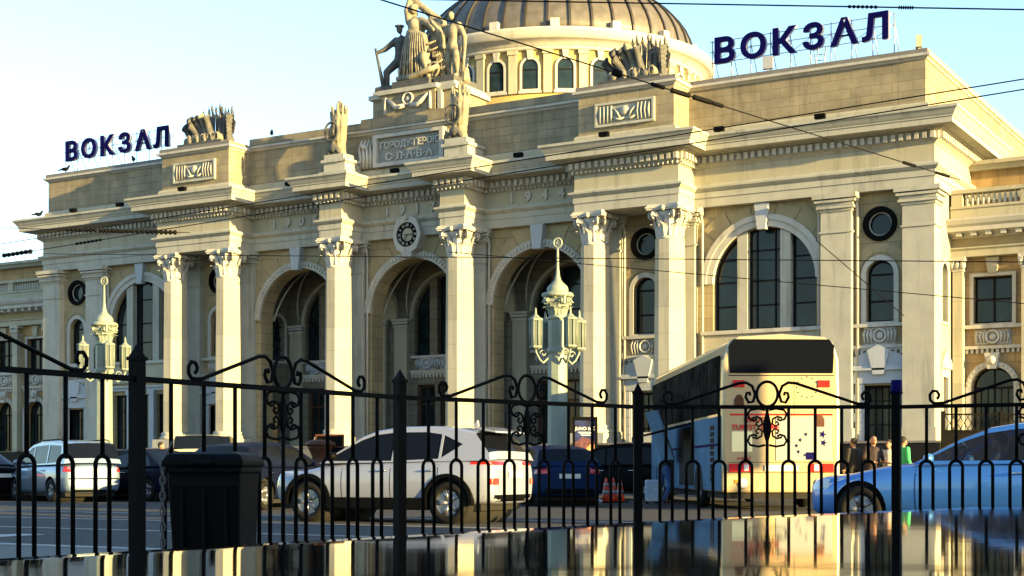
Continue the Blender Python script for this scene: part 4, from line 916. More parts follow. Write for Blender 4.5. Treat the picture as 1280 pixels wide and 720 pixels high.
def car(name, label, pos, rz, pm, sp, category='car', glass='cglass', group=None, detail=True):
    R_ = empty(name, (pos[0], pos[1], 0), rz, label=label, category=category)
    if group: R_['group'] = group
    L = sp['L']; wb = sp['wb']; r = sp['r']; st = sp['st']; hw = sp['W']/2
    mb = MB(); vs = []; n = len(st)
    for x, w, z0, z1 in st:
        w *= hw; h = z1-z0
        ring = [(0, z0), (w*.86, z0), (w*.97, z0+h*.12), (w, z0+h*.42), (w*.995, z0+h*.70), (w*.95, z0+h*.90), (w*.82, z1-.01), (0, z1+sp.get('crown', .03))]
        full = ring + [(-a, b) for a, b in reversed(ring[1:-1])]
        vs += [(x, a, b) for a, b in full]
    k = 14
    mb.add(vs, [(i*k+q, i*k+(q+1) % k, (i+1)*k+(q+1) % k, (i+1)*k+q) for i in range(n-1) for q in range(k)] + [tuple(range(k)), tuple(range((n-1)*k, n*k))], True)
    body = mb.obj('body', M[pm], R_); sb = body.modifiers.new('s', 'SUBSURF'); sb.levels = sb.render_levels = 2
    cut = MB()
    ax = sp['ax']
    for x in ax: cut.lathe([(r*1.17, -hw-.3), (r*1.17, hw+.3)], n=32, M=T(x, 0, r+.02) @ Rx(PI/2))
    co_ = cut.obj('cut', None, R_); bo = body.modifiers.new('b', 'BOOLEAN'); bo.object = co_; bo.solver = 'EXACT'; bo.operation = 'DIFFERENCE'
    freeze(body); bpy.data.objects.remove(co_); body.data.polygons.foreach_set('use_smooth', [True]*len(body.data.polygons))
    try: body.data.set_sharp_from_angle(angle=.7)
    except Exception: pass
    body.data.materials.clear(); body.data.materials.append(M[pm]); body.data.materials.append(M['black']); body.data.polygons.foreach_set('material_index', [0]*len(body.data.polygons))
    for f_ in body.data.polygons:
        c_ = f_.center; nn = f_.normal
        for x in ax:
            if all(abs(math.hypot(body.data.vertices[v].co.x-x, body.data.vertices[v].co.z-r-.02)-r*1.17) < .006 for v in f_.vertices): f_.material_index = 1
    body.data.update()
    # inner dark liner
    ln = MB()
    for x in ax: ln.lathe([(.02, -hw*.86), (r*1.2, -hw*.86), (r*1.2, hw*.86), (.02, hw*.86)], n=20, M=T(x, 0, r+.02) @ Rx(PI/2))
    ln.box(min(s[0] for s in st)+.25, max(s[0] for s in st)-.25, -hw*.8, hw*.8, st[n//2][2]-.06, st[n//2][2]+.1); ln.obj('underbody', M['dark'], R_)
    if sp.get('clad'):
        for x in ax:
            for s in (-1, 1):
                c = MB()
                a = [(x-r*1.32*math.cos(PI*i/16*1.1-.15), r+.02+r*1.32*math.sin(PI*i/16*1.1-.15)) for i in range(17)]; b = [(x-r*1.14*math.cos(PI*i/16*1.1-.15), r+.02+r*1.14*math.sin(PI*i/16*1.1-.15)) for i in range(17)]
                c.band(a, b, lambda p, q, d: (p, d, q), s*hw*.9, s*(hw+.012)); c.obj('wheel_arch_trim', M['black'], R_)
        for s in (-1, 1): c = MB(); c.box(ax[1]+r*1.1, ax[0]-r*1.1, *sorted((s*hw*.8, s*(hw+.01))), st[n//2][2]-.03, st[n//2][2]+.14); c.obj('sill_cladding', M['black'], R_)
    # cabin
    pf = sp['prof']; g0, g1, g2, g3 = sp['gi']; zb = pf[0][1]; zt = max(p[1] for p in pf); wbt, wtp = sp['cw'][0]*hw, sp['cw'][1]*hw
    wy = lambda z: wbt + (wtp-wbt)*max(0, min(1, (z-zb)/(zt-zb)))
    def strip(a, b, ins=0, up=0):
        s_ = MB(); vs = []
        for x, z in pf[a:b+1]:
            w = wy(z)-ins
            for q, dz in ((-1, 0), (-.93, .022), (-.6, .045), (0, .055), (.6, .045), (.93, .022), (1, 0)): vs.append((x, w*q, z+dz*(.5+.5*(z-zb)/(zt-zb))+up))
        return s_.add(vs, [(i*7+j, i*7+j+1, i*7+j+8, i*7+j+7) for i in range(b-a) for j in range(6)], True)
    roof = strip(g1, g2); 
    ms = lambda s: (lambda a, b, d: (a, s*(wy(b)+d), b))
    for s in (-1, 1):
        roof.sheet(pf, sp['win'], ms(s), 0, -.03)
    ro = roof.obj(sp.get('roofname', 'roof'), M[pm], R_)
    for nm, a, b in (('windscreen', g0, g1), ('rear_window', g2, g3)):
        gl = strip(a, b); gl.obj(nm, M[glass], R_)
    if g3 < len(pf)-1: strip(g3, len(pf)-1).obj('tailgate_panel', M[pm], R_)
    for s in (-1, 1):
        for i, wn in enumerate(sp['win']):
            gl = MB(); gl.sheet(wn, [], ms(s), -.012); gl.obj('side_window', M[glass], R_)
    for s in (-1, 1):   # mirrors
        x, z = sp['mir']; b = blob('wing_mirror', [('e', (x, s*(hw+.10), z), (.07, .1, .07)), ('c', (x+.02, s*(hw-.06), z-.04), .025, (x, s*(hw+.06), z-.02), .02)], M[sp.get('mirm', pm)], R_, .02, 2)
    dg = DG(); bv = BVHTree.FromObject(body, dg)
    xr = -L/2-.5
    for (y0, z0, y1, z1, m) in sp['rl']:
        for s in (-1, 1): patch(bv, (xr, s*y0, z0), (xr, s*y1, z0), (xr, s*y1, z1), (xr, s*y0, z1), (1, 0, 0), 10, 4).obj('tail_light', M[m], R_)
    for (x0, z0, x1, z1, m) in sp.get('rls', ()):
        for s in (-1, 1): patch(bv, (x0, s*3, z0), (x1, s*3, z0), (x1, s*3, z1), (x0, s*3, z1), (0, -s, 0), 6, 4).obj('tail_light', M[m], R_)
    xf = L/2+.5
    for (y0, z0, y1, z1, m) in sp['hl']:
        for s in (-1, 1): patch(bv, (xf, s*y0, z0), (xf, s*y1, z0), (xf, s*y1, z1), (xf, s*y0, z1), (-1, 0, 0), 10, 4).obj('headlight', M[m], R_)
    for (x0, z0, x1, z1, m) in sp.get('hls', ()):
        for s in (-1, 1): patch(bv, (x0, s*3, z0), (x1, s*3, z0), (x1, s*3, z1), (x0, s*3, z1), (0, -s, 0), 6, 4).obj('headlight', M[m], R_)
    for (xx, dz, m, nm, q) in (() if not detail else ((xr, sp['pz'], 'plate', 'number_plate', 1), (xf, sp['pzf'], 'plate', 'number_plate', -1))):
        patch(bv, (xx, -.26, dz-.055), (xx, .26, dz-.055), (xx, .26, dz+.055), (xx, -.26, dz+.055), (q, 0, 0), 4, 2, .02).obj(nm, M[m], R_)
    for (z0, z1, w_) in sp.get('rearblack', ()): patch(bv, (xr, -w_, z0), (xr, w_, z0), (xr, w_, z1), (xr, -w_, z1), (1, 0, 0), 16, 3, .005).obj('bumper_trim', M['black'], R_)
    for (z0, z1, w_) in sp.get('frontblack', ()): patch(bv, (xf, -w_, z0), (xf, w_, z0), (xf, w_, z1), (xf, -w_, z1), (-1, 0, 0), 16, 3, .005).obj('grille', M['black'], R_)
    # door seams + handles
    for s in (-1, 1):
        for x in sp['seam']: patch(bv, (x, s*3, .32), (x+.012, s*3, .32), (x+.012, s*3, zb-.02), (x, s*3, zb-.02), (0, -s, 0), 1, 10, .002).obj('door_seam', M['black'], R_)
        for x in sp['hand']:
            h = bv.ray_cast(Vector((x, s*3, zb-.12)), Vector((0, -s, 0)))
            if h[0] is not None: q = MB(); q.tube([(x-.09, h[0].y, zb-.12), (x-.07, h[0].y+s*.035, zb-.115), (x+.07, h[0].y+s*.035, zb-.115), (x+.09, h[0].y, zb-.12)], .013, 6); q.obj('door_handle', M[sp.get('handm', pm)], R_)
    add_wheels(R_, ax, hw-.115, r, spokes=sp.get('spokes', 5))
    return R_
def stations(L, front, rear, z0, belt_f, belt_r, zr, nose=.62, tail=.86):
    a, b = L/2, -L/2
    return [(a, .55, z0+.14, nose-.06), (a-.04, .72, z0+.05, nose), (a-.18, .88, z0, nose+.1), (a-.5, .97, z0, belt_f-.16), (a-.95, 1, z0, belt_f-.05), (a-1.25, 1, z0, belt_f), (.4, 1, z0, belt_f+.02), (-.5, 1, z0, (belt_f+belt_r)/2+.02), (b+.95, 1, z0, belt_r), (b+.5, .99, z0, zr), (b+.16, .93, z0+.02, zr-.02), (b+.03, .86, z0+.06, zr-.06), (b, .74, z0+.14, zr-.14)]
SUV = dict(L=4.17, W=1.80, r=.335, wb=2.6, ax=(1.28, -1.32), clad=True, spokes=5,
    st=stations(4.17, 0, 0, .27, .98, 1.04, 1.06, .78), cw=(.93, .70), mir=(.72, 1.08), mirm='black', handm='chrome',
    prof=[(1.08, .96), (.35, 1.38), (.1, 1.47), (-.3, 1.52), (-.9, 1.52), (-1.45, 1.47), (-1.72, 1.42), (-2.0, 1.12), (-2.04, 1.0)], gi=(0, 1, 6, 7),
    win=[[(.98, 1.0), (.36, 1.33), (.1, 1.42), (-.27, 1.46), (-.27, 1.0)], [(-.31, 1.0), (-.31, 1.46), (-.85, 1.46), (-1.12, 1.42), (-1.12, 1.03)], [(-1.16, 1.04), (-1.16, 1.41), (-1.52, 1.26)]],
    rl=((.32, .93, .92, .985, 'red'), (.58, .62, .80, .72, 'red')), rls=((-2.1, .94, -1.7, .99, 'red'),), hl=((.45, .78, .76, .83, 'clear'), (.55, .52, .74, .68, 'clear')), hls=(),
    rearblack=((.3, .46, .8),), frontblack=((.35, .6, .5),), seam=(.62, -.29, -1.15), hand=(-.12, -.98), pz=.78, pzf=.5)
HATCH = dict(L=4.3, W=1.76, r=.315, wb=2.6, ax=(1.33, -1.27),
    st=stations(4.3, 0, 0, .2, .93, .97, .98, .68), cw=(.92, .68), mir=(.62, 1.0), handm='chrome',
    prof=[(1.28, .92), (.72, 1.21), (.35, 1.37), (.0, 1.43), (-.7, 1.43), (-1.3, 1.38), (-1.6, 1.33), (-1.98, 1.05), (-2.06, .94)], gi=(0, 2, 6, 7),
    win=[[(1.0, .97), (.9, 1.04), (.36, 1.32), (.02, 1.385), (-.3, 1.39), (-.3, .97)], [(-.35, .97), (-.35, 1.39), (-.9, 1.375), (-1.3, 1.28), (-1.35, .99)]],
    rl=((.5, .78, .86, .96, 'red'),), rls=((-2.16, .78, -1.9, .96, 'red'),), hl=((.42, .58, .84, .74, 'clear'),), hls=((1.78, .60, 2.1, .76, 'clear'),),
    frontblack=((.3, .45, .55), (.52, .58, .35)), rearblack=((.3, .42, .6),), seam=(.95, -.32, -1.2), hand=(-.18, -1.1), pz=.72, pzf=.38, spokes=5)
MPV = dict(HATCH, L=4.4, W=1.76, ax=(1.4, -1.3), st=stations(4.4, 0, 0, .22, 1.0, 1.04, 1.06, .72), cw=(.93, .78), mir=(.85, 1.1),
    prof=[(1.45, .98), (.62, 1.45), (.3, 1.57), (-.2, 1.64), (-1.0, 1.65), (-1.75, 1.61), (-1.95, 1.56), (-2.1, 1.16), (-2.14, 1.04)], gi=(0, 1, 6, 7),
    win=[[(1.15, 1.04), (.62, 1.36), (.3, 1.5), (.12, 1.52), (.12, 1.04)], [(.07, 1.04), (.07, 1.53), (-.85, 1.56), (-.85, 1.06)], [(-.92, 1.06), (-.92, 1.56), (-1.72, 1.53), (-1.85, 1.1)]],
    rl=((.66, .82, .87, 1.1, 'red'),), rls=((-2.2, .82, -2.0, 1.1, 'red'),), seam=(.9, .09, -.9), hand=(.2, -.75), pz=.86, rearblack=((.62, .66, .8), (.28, .34, .7)))
SEDAN = dict(HATCH, L=4.6, st=stations(4.6, 0, 0, .2, .92, .98, .98, .68), ax=(1.45, -1.35), prof=[(1.1, .92), (.4, 1.34), (.0, 1.43), (-.6, 1.43), (-1.1, 1.34), (-1.75, 1.02), (-1.8, .98)], gi=(0, 1, 4, 5),
    win=[[(.9, .97), (.36, 1.29), (.0, 1.37), (-.25, 1.38), (-.25, .97)], [(-.3, .97), (-.3, 1.38), (-.65, 1.38), (-1.1, 1.27), (-1.4, 1.0)]], rls=(), hls=())
VAN = dict(HATCH, L=4.8, W=1.9, ax=(1.6, -1.5), st=stations(4.8, 0, 0, .25, 1.08, 1.1, 1.1, .85), cw=(.97, .88), mir=(1.3, 1.2), prof=[(1.75, 1.06), (1.1, 1.75), (.8, 1.9), (0, 1.95), (-1.8, 1.95), (-2.3, 1.9), (-2.36, 1.5), (-2.38, 1.08)], gi=(0, 1, 5, 6),
    win=[[(1.5, 1.12), (1.1, 1.58), (.9, 1.7), (.5, 1.72), (.5, 1.12)]], rl=((.75, 1.0, .9, 1.09, 'red'),), rls=(), hls=(), seam=(.4, -.6))
H0 = PI/2+math.radians(30.6)      # heading straight away from the viewpoint
def at(t, l): return W(t, l)
p = at(24.8, -1.84)
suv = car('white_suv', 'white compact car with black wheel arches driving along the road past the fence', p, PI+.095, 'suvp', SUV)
ro = MB(); ro.prism([(-1.7, 1.50), (-1.6, 1.55), (-2.0, 1.47), (-2.02, 1.44)], lambda a, b, d: (a, d, b), -.56, .56); ro.obj('spoiler', M['suvp'], suv)
ro = MB(); ro.prism([(-1.2, 1.56), (-1.36, 1.58), (-1.42, 1.66), (-1.44, 1.56)], lambda a, b, d: (a, d, b), -.03, .03); ro.obj('roof_fin', M['suvp'], suv)
BLUE = dict(HATCH, prof=[(.62, .92), (-.02, 1.26), (-.35, 1.38), (-.7, 1.43), (-1.2, 1.43), (-1.6, 1.38), (-1.8, 1.33), (-2.02, 1.05), (-2.08, .94)], mir=(.34, 1.0),
    win=[[(.42, .97), (.36, 1.03), (-.02, 1.22), (-.36, 1.335), (-.72, 1.385), (-.95, 1.39), (-.95, .97)], [(-1.0, .97), (-1.0, 1.39), (-1.3, 1.385), (-1.6, 1.3), (-1.7, .99)]], seam=(.55, -.97, -1.75), hand=(-.8, -1.55))
p = at(20.4, 6.34); blue = car('light_blue_hatchback', 'light blue hatchback with a driver, its nose in front of the coach', p, PI-.03, 'bluep', BLUE, glass='tint', category='car')
p = at(42, -12.7); mpv = car('silver_blue_minivan', 'silver blue minivan with roof rails parked with its pale rear towards the road', p, H0+math.radians(39), 'vanp', MPV)
for s in (-1, 1):
    d = MB(); d.tube([(.2, s*.66, 1.62), (.0, s*.66, 1.69), (-1.5, s*.66, 1.71), (-1.7, s*.66, 1.66)], .02, 6); d.obj('roof_rail', M['black'], mpv)
d = MB(); d.tube([(-.1, 0, 1.68), (.15, 0, 1.95)], .008, 4); d.obj('aerial', M['black'], mpv)
p = at(43, -10.6); car('navy_saloon', 'navy saloon parked just beyond the silver blue minivan', p, H0+math.radians(48), 'navyp', SEDAN)
p = at(44, -16.3); car('black_saloon', 'black saloon at the picture edge beside the silver blue minivan', p, H0+math.radians(50), 'blackp', SEDAN)
p = at(48.5, -9.96); car('cream_van', 'cream delivery van parked behind the black rubbish bin', p, H0+.15, 'creamp', VAN, category='van')
p = at(33.5, -5.6); car('dark_navy_estate', 'very dark navy car standing between the rubbish bin and the white compact car', p, PI*.5+.15, 'navyp', HATCH)
p = at(40, -7.0); car('dark_blue_saloon', 'dark blue car parked behind the very dark navy car', p, PI*.5+.3, 'dbluep', SEDAN)
p = at(37.5, .95); car('dark_blue_hatchback', 'dark blue hatchback parked beyond the tail of the white compact car', p, H0+.2, 'dbluep', HATCH)
p = at(45, 3.2); car('black_estate', 'black car parked between the poster stand and the bus', p, PI+.1, 'blackp', dict(MPV))

# coach
def coach():
    t0, l0 = 31.6, 5.72
    p = at(t0+6.0, l0-.19); R_ = empty('coach', (p[0], p[1], 0), H0+math.radians(1.8), label='cream and silver blue touring coach parked with a luggage flap open', category='bus')
    cream = mat('coach_cream', (.34, .27, .155), .35, coat=.5, var=.05, vs=1); side = mat('coach_silver_blue', (.10, .17, .26), .6, 0, spec=.0, var=.2, vs=.8); M['coachside'] = side; M['coach'] = cream
    L2, hw, H = 6.0, 1.26, 3.72
    def shape(mb, x0, x1):
        sec = [(-hw, .38), (-hw, 2.2), (-hw+.02, 3.2), (-hw+.14, H-.14), (-hw+.34, H-.02), (0, H+.04), (hw-.34, H-.02), (hw-.14, H-.14), (hw-.02, 3.2), (hw, 2.2), (hw, .38)]
        mb.prism(sec, lambda a, b, d: (d, a, b), x0, x1)
    b = MB(); shape(b, -L2, L2)
    bd = b.obj('body', cream, R_, bevel=.13)
    yl = hw      # +y is the left side, seen from the road
    s_ = MB(); s_.prism([(-L2+.12, .42), (-L2+.12, 2.02), (L2-.1, 2.02), (L2-.1, .42)], XZ, yl-.01, yl+.012); sp_ = s_.obj('side_panel', side, R_)
    s_ = MB(); s_.prism([(-L2+.12, 1.38), (-L2+.12, 1.44), (2.6, 1.44), (2.6, 1.38)], XZ, yl+.0125, yl+.02); s_.obj('stripe', M['sign'], R_)
    s_ = MB(); s_.box(-L2-.005, -L2+.3, yl-.3, yl-.0, .5, 3.3); 
    # side windows
    refl = mat('coach_reflection', (.045, .04, .032), .9, spec=0, var=.8, vs=2)  # lighter strips painted over the side glass as streaked reflections
    x = -L2+.35; k = 0
    while x < L2-.6:
        x1 = min(x+1.42, L2-.1); g = MB(); g.prism([(x+.02, 2.08), (x+.02, 3.32), (x1-.02, 3.32), (x1-.02, 2.08)], XZ, yl-.02, yl+.014); g.obj('side_window', M.setdefault('coachglass', mat('coach_side_glass', (.012, .011, .010), .5, spec=0, bump=.6, bs=3)), R_)
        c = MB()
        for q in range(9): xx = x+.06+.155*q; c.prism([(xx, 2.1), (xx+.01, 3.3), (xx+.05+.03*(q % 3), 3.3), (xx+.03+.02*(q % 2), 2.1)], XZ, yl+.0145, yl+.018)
        c.obj('reflection_streak', refl, R_)
        x = x1; k += 1
    g = MB()
    for i in range(9): g.prism([(-5.05, .62+i*.14), (-5.05, .72+i*.14), (-4.55, .72+i*.14), (-4.55, .62+i*.14)], XZ, yl+.005, yl+.02)
    g.obj('engine_grille', M['black'], R_)
    # luggage bay: flat dark sheet paints the shaded opening; raised flap
    g = MB(); g.prism([(-2.2, .5), (-2.2, 1.9), (.2, 1.9), (.2, .5)], XZ, yl+.01, yl+.022); g.obj('luggage_bay_shade', M['dark'], R_)
    g = MB(); g.bxm(T(.3, yl+.5, 1.75) @ Rz(.1) @ Rx(math.radians(-20)), 1.3, .05, 1.3); g.obj('luggage_flap', side, R_)
    g = MB(); g.bxm(T(-1.2, yl+.55, 1.85) @ Rx(math.radians(75)), 1.9, .05, 1.0); g.obj('luggage_flap', M['black'], R_)
    # rear face (x = -L2)
    xr = -L2
    def rear(name, y0, y1, z0, z1, m, d=.012, par=R_):
        q = MB(); q.box(xr-d, xr+.02, min(y0, y1), max(y0, y1), z0, z1); return q.obj(name, m, par, bevel=.006)
    q = MB(); q.prism([(-1.1, 2.92), (-1.13, 3.5), (-1.02, 3.64), (1.02, 3.64), (1.13, 3.5), (1.1, 2.92)], lambda a, b, d: (d, a, b), xr-.02, xr+.03); q.obj('rear_window', M['cglass'], R_)
    for s in (-1, 1):
        rear('tail_light', s*.78, s*1.04, 2.62, 2.77, M['red'], .03); rear('tail_light', s*.62, s*1.12, .82, 1.0, M['red'], .03); rear('reversing_light', s*.7, s*.8, .84, .98, M['clear'], .035)
        rear('reflector', s*.8, s*1.0, .58, .66, M['orange'], .02)
        c = MB(); c.lathe([(.0, 0), (.11, .0), (.1, .03)], n=16, M=T(xr-.01, s*.82, .58) @ Ry(-PI/2)); c.obj('fog_light', M['clear'], R_)
    rear('stripe', -1.1, 1.1, 2.02, 2.06, M['red'], .008)
    rear('number_plate', -.36, .36, .84, .97, M['plate'], .03)
    rear('bumper_panel', -1.16, 1.16, .80, .81, M['black'], .02)
    rear('panel_seam', -.28, -.27, 1.02, 2.85, M['black'], .004); rear('panel_seam', -1.13, 1.13, 2.86, 2.88, M['black'], .006); rear('panel_seam', -1.13, 1.13, 1.02, 1.03, M['black'], .006)
    gp = rear('rear_shade_panel', -1.08, .12, 1.06, 2.0, mat('coach_shade_grey', (.22, .24, .25), .4, coat=.4), .014)  # grey panel paints the shade lying across the cream rear
    rear('sticker', .62, 1.06, 1.25, 1.68, mat('cream_sticker', (.78, .72, .42), .5), .012)
    rear('sticker', -.72, -.52, 1.08, 1.24, M['sign'], .018)
    TX = lambda y, z: T(xr-.016, y, z) @ Rz(-PI/2) @ Rx(PI/2)
    redt = M['red']
    text_mesh('lettering', 'USŁUGI', .15, redt, R_, TX(.55, 1.88), .002, .004); text_mesh('lettering', 'TURYSTYCZNE', .15, redt, R_, TX(.55, 1.72), .002, .004)
    text_mesh('lettering', 'e-mail', .12, redt, R_, TX(.8, 1.08), .002, .001)
    st = MB()
    for a in range(12):
        an = 2*PI*a/12; cy, cz = -.55+.22*math.cos(an), 2.62+.22*math.sin(an); st.prism([(cy+.022*math.cos(an2*PI/5)*(1 if an2 % 2 else .45), cz+.022*math.sin(an2*PI/5)*(1 if an2 % 2 else .45)) for an2 in range(10)], lambda a_, b_, d: (d, a_, b_), xr-.006, xr+.01)
    for cy, cz, rr in ((-.88, 1.62, .09), (-.9, 1.44, .08), (-.52, 1.62, .05), (-.4, 1.5, .05), (-.32, 1.38, .05), (-.36, 1.25, .05), (-.5, 1.18, .04)):
        st.prism([(cy+rr*math.cos(q*PI/5)*(1 if q % 2 else .42), cz+rr*math.sin(q*PI/5)*(1 if q % 2 else .42)) for q in range(10)], lambda a_, b_, d: (d, a_, b_), xr-.02, xr+.01)
    st.obj('star_decals', M['sign'], R_)
    for y, z in ((.9, 2.2), (-.82, 1.78)): q = MB(); q.prism([(y-.1, z), (y-.1, z+.16), (y-.04, z+.26), (y+.04, z+.26), (y+.1, z+.16), (y+.1, z)], lambda a_, b_, d: (d, a_, b_), xr-.018, xr+.01); q.obj('portrait_sticker', M['wood'], R_)
    u = MB(); u.box(-L2+.1, L2-.1, -1.15, 1.15, .25, .42); u.obj('underbody', M['dark'], R_)
    for x in (3.6, -2.9):
        for s in (-1, 1): c = MB(); c.prism([(x-.62*math.cos(PI*i/12), .42+.62*math.sin(PI*i/12)) for i in range(13)], XZ, s*(hw-.02), s*(hw+.016)); c.obj('wheel_arch', M['dark'], R_)
    add_wheels(R_, (3.6, -2.9), 1.16, .5, 'alloy', 8)
    for x in (-2.2, -3.0): q = MB(); q.box(x, x+.7, -.5, .5, H+.02, H+.14); q.obj('roof_unit', M['black'], R_)
coach()
# ------------------------------------------------------------------ iron fence
def fence():
    P_ = [at(7.86, -4.2), at(10.4, -2.62), at(13.0, -.98), at(14.9, 1.26), at(14.9, 3.85), at(13.7, 6.3)]
    R_ = empty('iron_fence', (P_[0][0], P_[0][1], 0), label='black wrought iron fence with hooped bars and scrolls along the near kerb', category='fence')
    o = Vector((P_[0][0], P_[0][1], 0)); I = M['iron']
    pm = MB(); pm.box(-.042, .042, -.042, .042, 0, 1.62); pm.box(-.052, .052, -.052, .052, 1.60, 1.625); pm.add([(-.042, -.042, 1.625), (.042, -.042, 1.625), (.042, .042, 1.625), (-.042, .042, 1.625), (0, 0, 1.72)], [(0, 1, 4), (1, 2, 4), (2, 3, 4), (3, 0, 4)]); pmesh = pm.mesh('fence_post', I)
    r = .0165
    h = MB(); w = .062; zt = .93
    h.tube([(-w, 0, .12), (-w, 0, zt-w)] + [(-w*math.cos(PI*i/10), 0, zt-w+w*math.sin(PI*i/10)) for i in range(1, 10)] + [(w, 0, zt-w), (w, 0, .12)], r, 6)
    h.tube([(0, 0, zt), (0, 0, 1.47)], r, 6); hm = h.mesh('hooped_picket', I)
    s = MB()
    rr = .015
    s.tube([(.105*math.cos(a*PI/12), 0, 1.60+.125*math.sin(a*PI/12)) for a in range(24)], rr, 6, closed=True)
    for q in (-1, 1):
        inner = [(q*(.20+.055*math.cos(t)*k), 0, 1.56+.06*math.sin(t)*k) for t, k in [(PI*1.2, .3), (PI*.6, .55), (0, .6), (-PI*.5, .95), (-PI*.9, 1.1)]]
        arm = [(q*.17, 0, 1.585), (q*.175, 0, 1.615), (q*.205, 0, 1.61), (q*.215, 0, 1.57), (q*.185, 0, 1.515), (q*.14, 0, 1.525), (q*.12, 0, 1.6), (q*.15, 0, 1.68), (q*.21, 0, 1.715), (q*.28, 0, 1.71), (q*.9, 0, 1.505), (q*.97, 0, 1.50)]
        arm += [(q*(.985+.055*math.sin(t)*k), 0, 1.565-.065*math.cos(t)*k) for t, k in ((.4, 1), (1.1, 1), (1.9, 1), (2.7, 1), (3.5, .9), (4.3, .75), (5.0, .55), (5.6, .4))]
        s.tube(arm, rr, 6)
        # panel ornament under the rail
        c = [(q*.02, 0, 1.44), (q*.09, 0, 1.455), (q*.17, 0, 1.44), (q*.195, 0, 1.40), (q*.175, 0, 1.35), (q*.13, 0, 1.335), (q*.10, 0, 1.355)]
        s.tube(c, .012, 5); s.tube([(a, b, 2*1.265-z) for a, b, z in c], .012, 5)
        c = [(q*.15, 0, 1.36), (q*.10, 0, 1.375), (q*.055, 0, 1.35), (q*.05, 0, 1.30), (q*.085, 0, 1.275), (q*.115, 0, 1.30), (q*.10, 0, 1.325), (q*.085, 0, 1.315)]
        s.tube(c, .011, 5); s.tube([(a, b, 2*1.265-z) for a, b, z in c], .011, 5)
        s.tube([(0, 0, 1.42), (q*.03, 0, 1.30), (q*.03, 0, 1.23), (0, 0, 1.12)], .014, 5)
    s.bxm(T(0, 0, 1.265), .05, .04, .14); sm = s.mesh('scroll_ornament', I)
    for i in range(len(P_)-1):
        a = Vector((*P_[i], 0)); b = Vector((*P_[i+1], 0)); d = b-a; L = d.length; an = math.atan2(d.y, d.x)
        q = bpy.data.objects.new('fence_post', pmesh); COL.objects.link(q); q.parent = R_; q.location = a-o; q.rotation_euler = (0, 0, an)
        rl = MB(); rl.box(-L/2+.03, L/2-.03, -.02, .02, 1.452, 1.49); rl.box(-L/2+.03, L/2-.03, -.016, .016, .12, .15)
        pn = rl.obj('fence_panel', I, R_, (a+b)/2-o, an)
        n = 8; xs = []
        half = n//2
        for k in range(half): x = .215 + (L/2-.06-.215-.05)*k/(half-.35); xs += [-x, x]
        for x in xs: q = bpy.data.objects.new('hooped_picket', hm); COL.objects.link(q); q.parent = pn; q.location = (x, 0, 0)
        q = MB(); q.tube([(0, 0, .12), (0, 0, 1.47)], r, 6); q.obj('centre_bar', I, pn)
        q = bpy.data.objects.new('scroll_ornament', sm); COL.objects.link(q); q.parent = pn
    q = bpy.data.objects.new('fence_post', pmesh); COL.objects.link(q); q.parent = R_; q.location = Vector((*P_[-1], 0))-o
    c = MB(); c.lathe([(.055, 1.60), (.06, 1.64), (.055, 1.74), (.0, 1.745)], n=12); c.obj('blue_post_cap', M['sign'], R_, Vector((*P_[4], 0))-o)
fence()
# chain hanging by the bin
p = at(8.6, -2.02); ch = MB()
for k in range(12):
    mx = T(0, 0, .86-.045*k) @ Rz(PI/2*(k % 2)+.4); ch.tube([mx @ Vector((.014*math.cos(a*PI/5), 0, .03*math.sin(a*PI/5))) for a in range(10)], .005, 5, closed=True)
ch.tube([(0, 0, .88), (.03, .05, 1.0)], .005, 4)
ch.obj('chain', mat('dull_chain', (.06, .06, .06), .6, .3), None, (p[0], p[1], 0), label='short steel chain hanging beside the black rubbish bin', category='chain')

# rubbish bin
p = at(7.35, -1.47); BN = empty('rubbish_bin', (p[0], p[1], 0), math.radians(30.6-3), label='black plastic wheeled rubbish bin with a closed lid in front of the fence', category='rubbish bin'); BN.scale = (.66, .7, .875)
b = MB()
def loft(mb, secs):
    n = len(secs[0]); vs = [v for s in secs for v in s]; mb.add(vs, [(i*n+q, i*n+(q+1) % n, (i+1)*n+(q+1) % n, (i+1)*n+q) for i in range(len(secs)-1) for q in range(n)] + [tuple(range(n)), tuple(range((len(secs)-1)*n, len(secs)*n))])
rct = lambda w, d, z, oy=0: [(-w, -d+oy, z), (w, -d+oy, z), (w, d+oy, z), (-w, d+oy, z)]
loft(b, [rct(.235, .22, .06, .04), rct(.268, .30, .92), rct(.268, .3, .94)]); b.obj('body', M['black'], BN, bevel=.02)
b = MB(); loft(b, [rct(.285, .32, .93), rct(.285, .32, .965)]); b.obj('rim', M['black'], BN, bevel=.01)
b = MB(); loft(b, [rct(.30, .34, .966), rct(.30, .34, 1.0), rct(.27, .30, 1.035), rct(.2, .24, 1.05)]); b.bxm(T(0, -.35, .985), .16, .04, .03); b.obj('lid', M['black'], BN, bevel=.012)
b = MB(); [b.box(x-.012, x+.012, -.305, -.26, .25, .86) for x in (-.16, 0, .16)]; b.box(-.25, .25, -.312, -.28, .86, .9); b.obj('front_rib', M['black'], BN)
b = MB(); b.tube([(-.2, .36, 1.0), (-.2, .42, 1.0), (.2, .42, 1.0), (.2, .36, 1.0)], .014, 6); b.obj('handle', M['black'], BN)
for s in (-1, 1): b = MB(); b.lathe([(.02, -.02), (.1, -.025), (.1, .025), (.02, .02)], n=18, M=T(s*.25, .28, .1) @ Ry(PI/2)); b.obj('wheel', M['rubber'], BN)

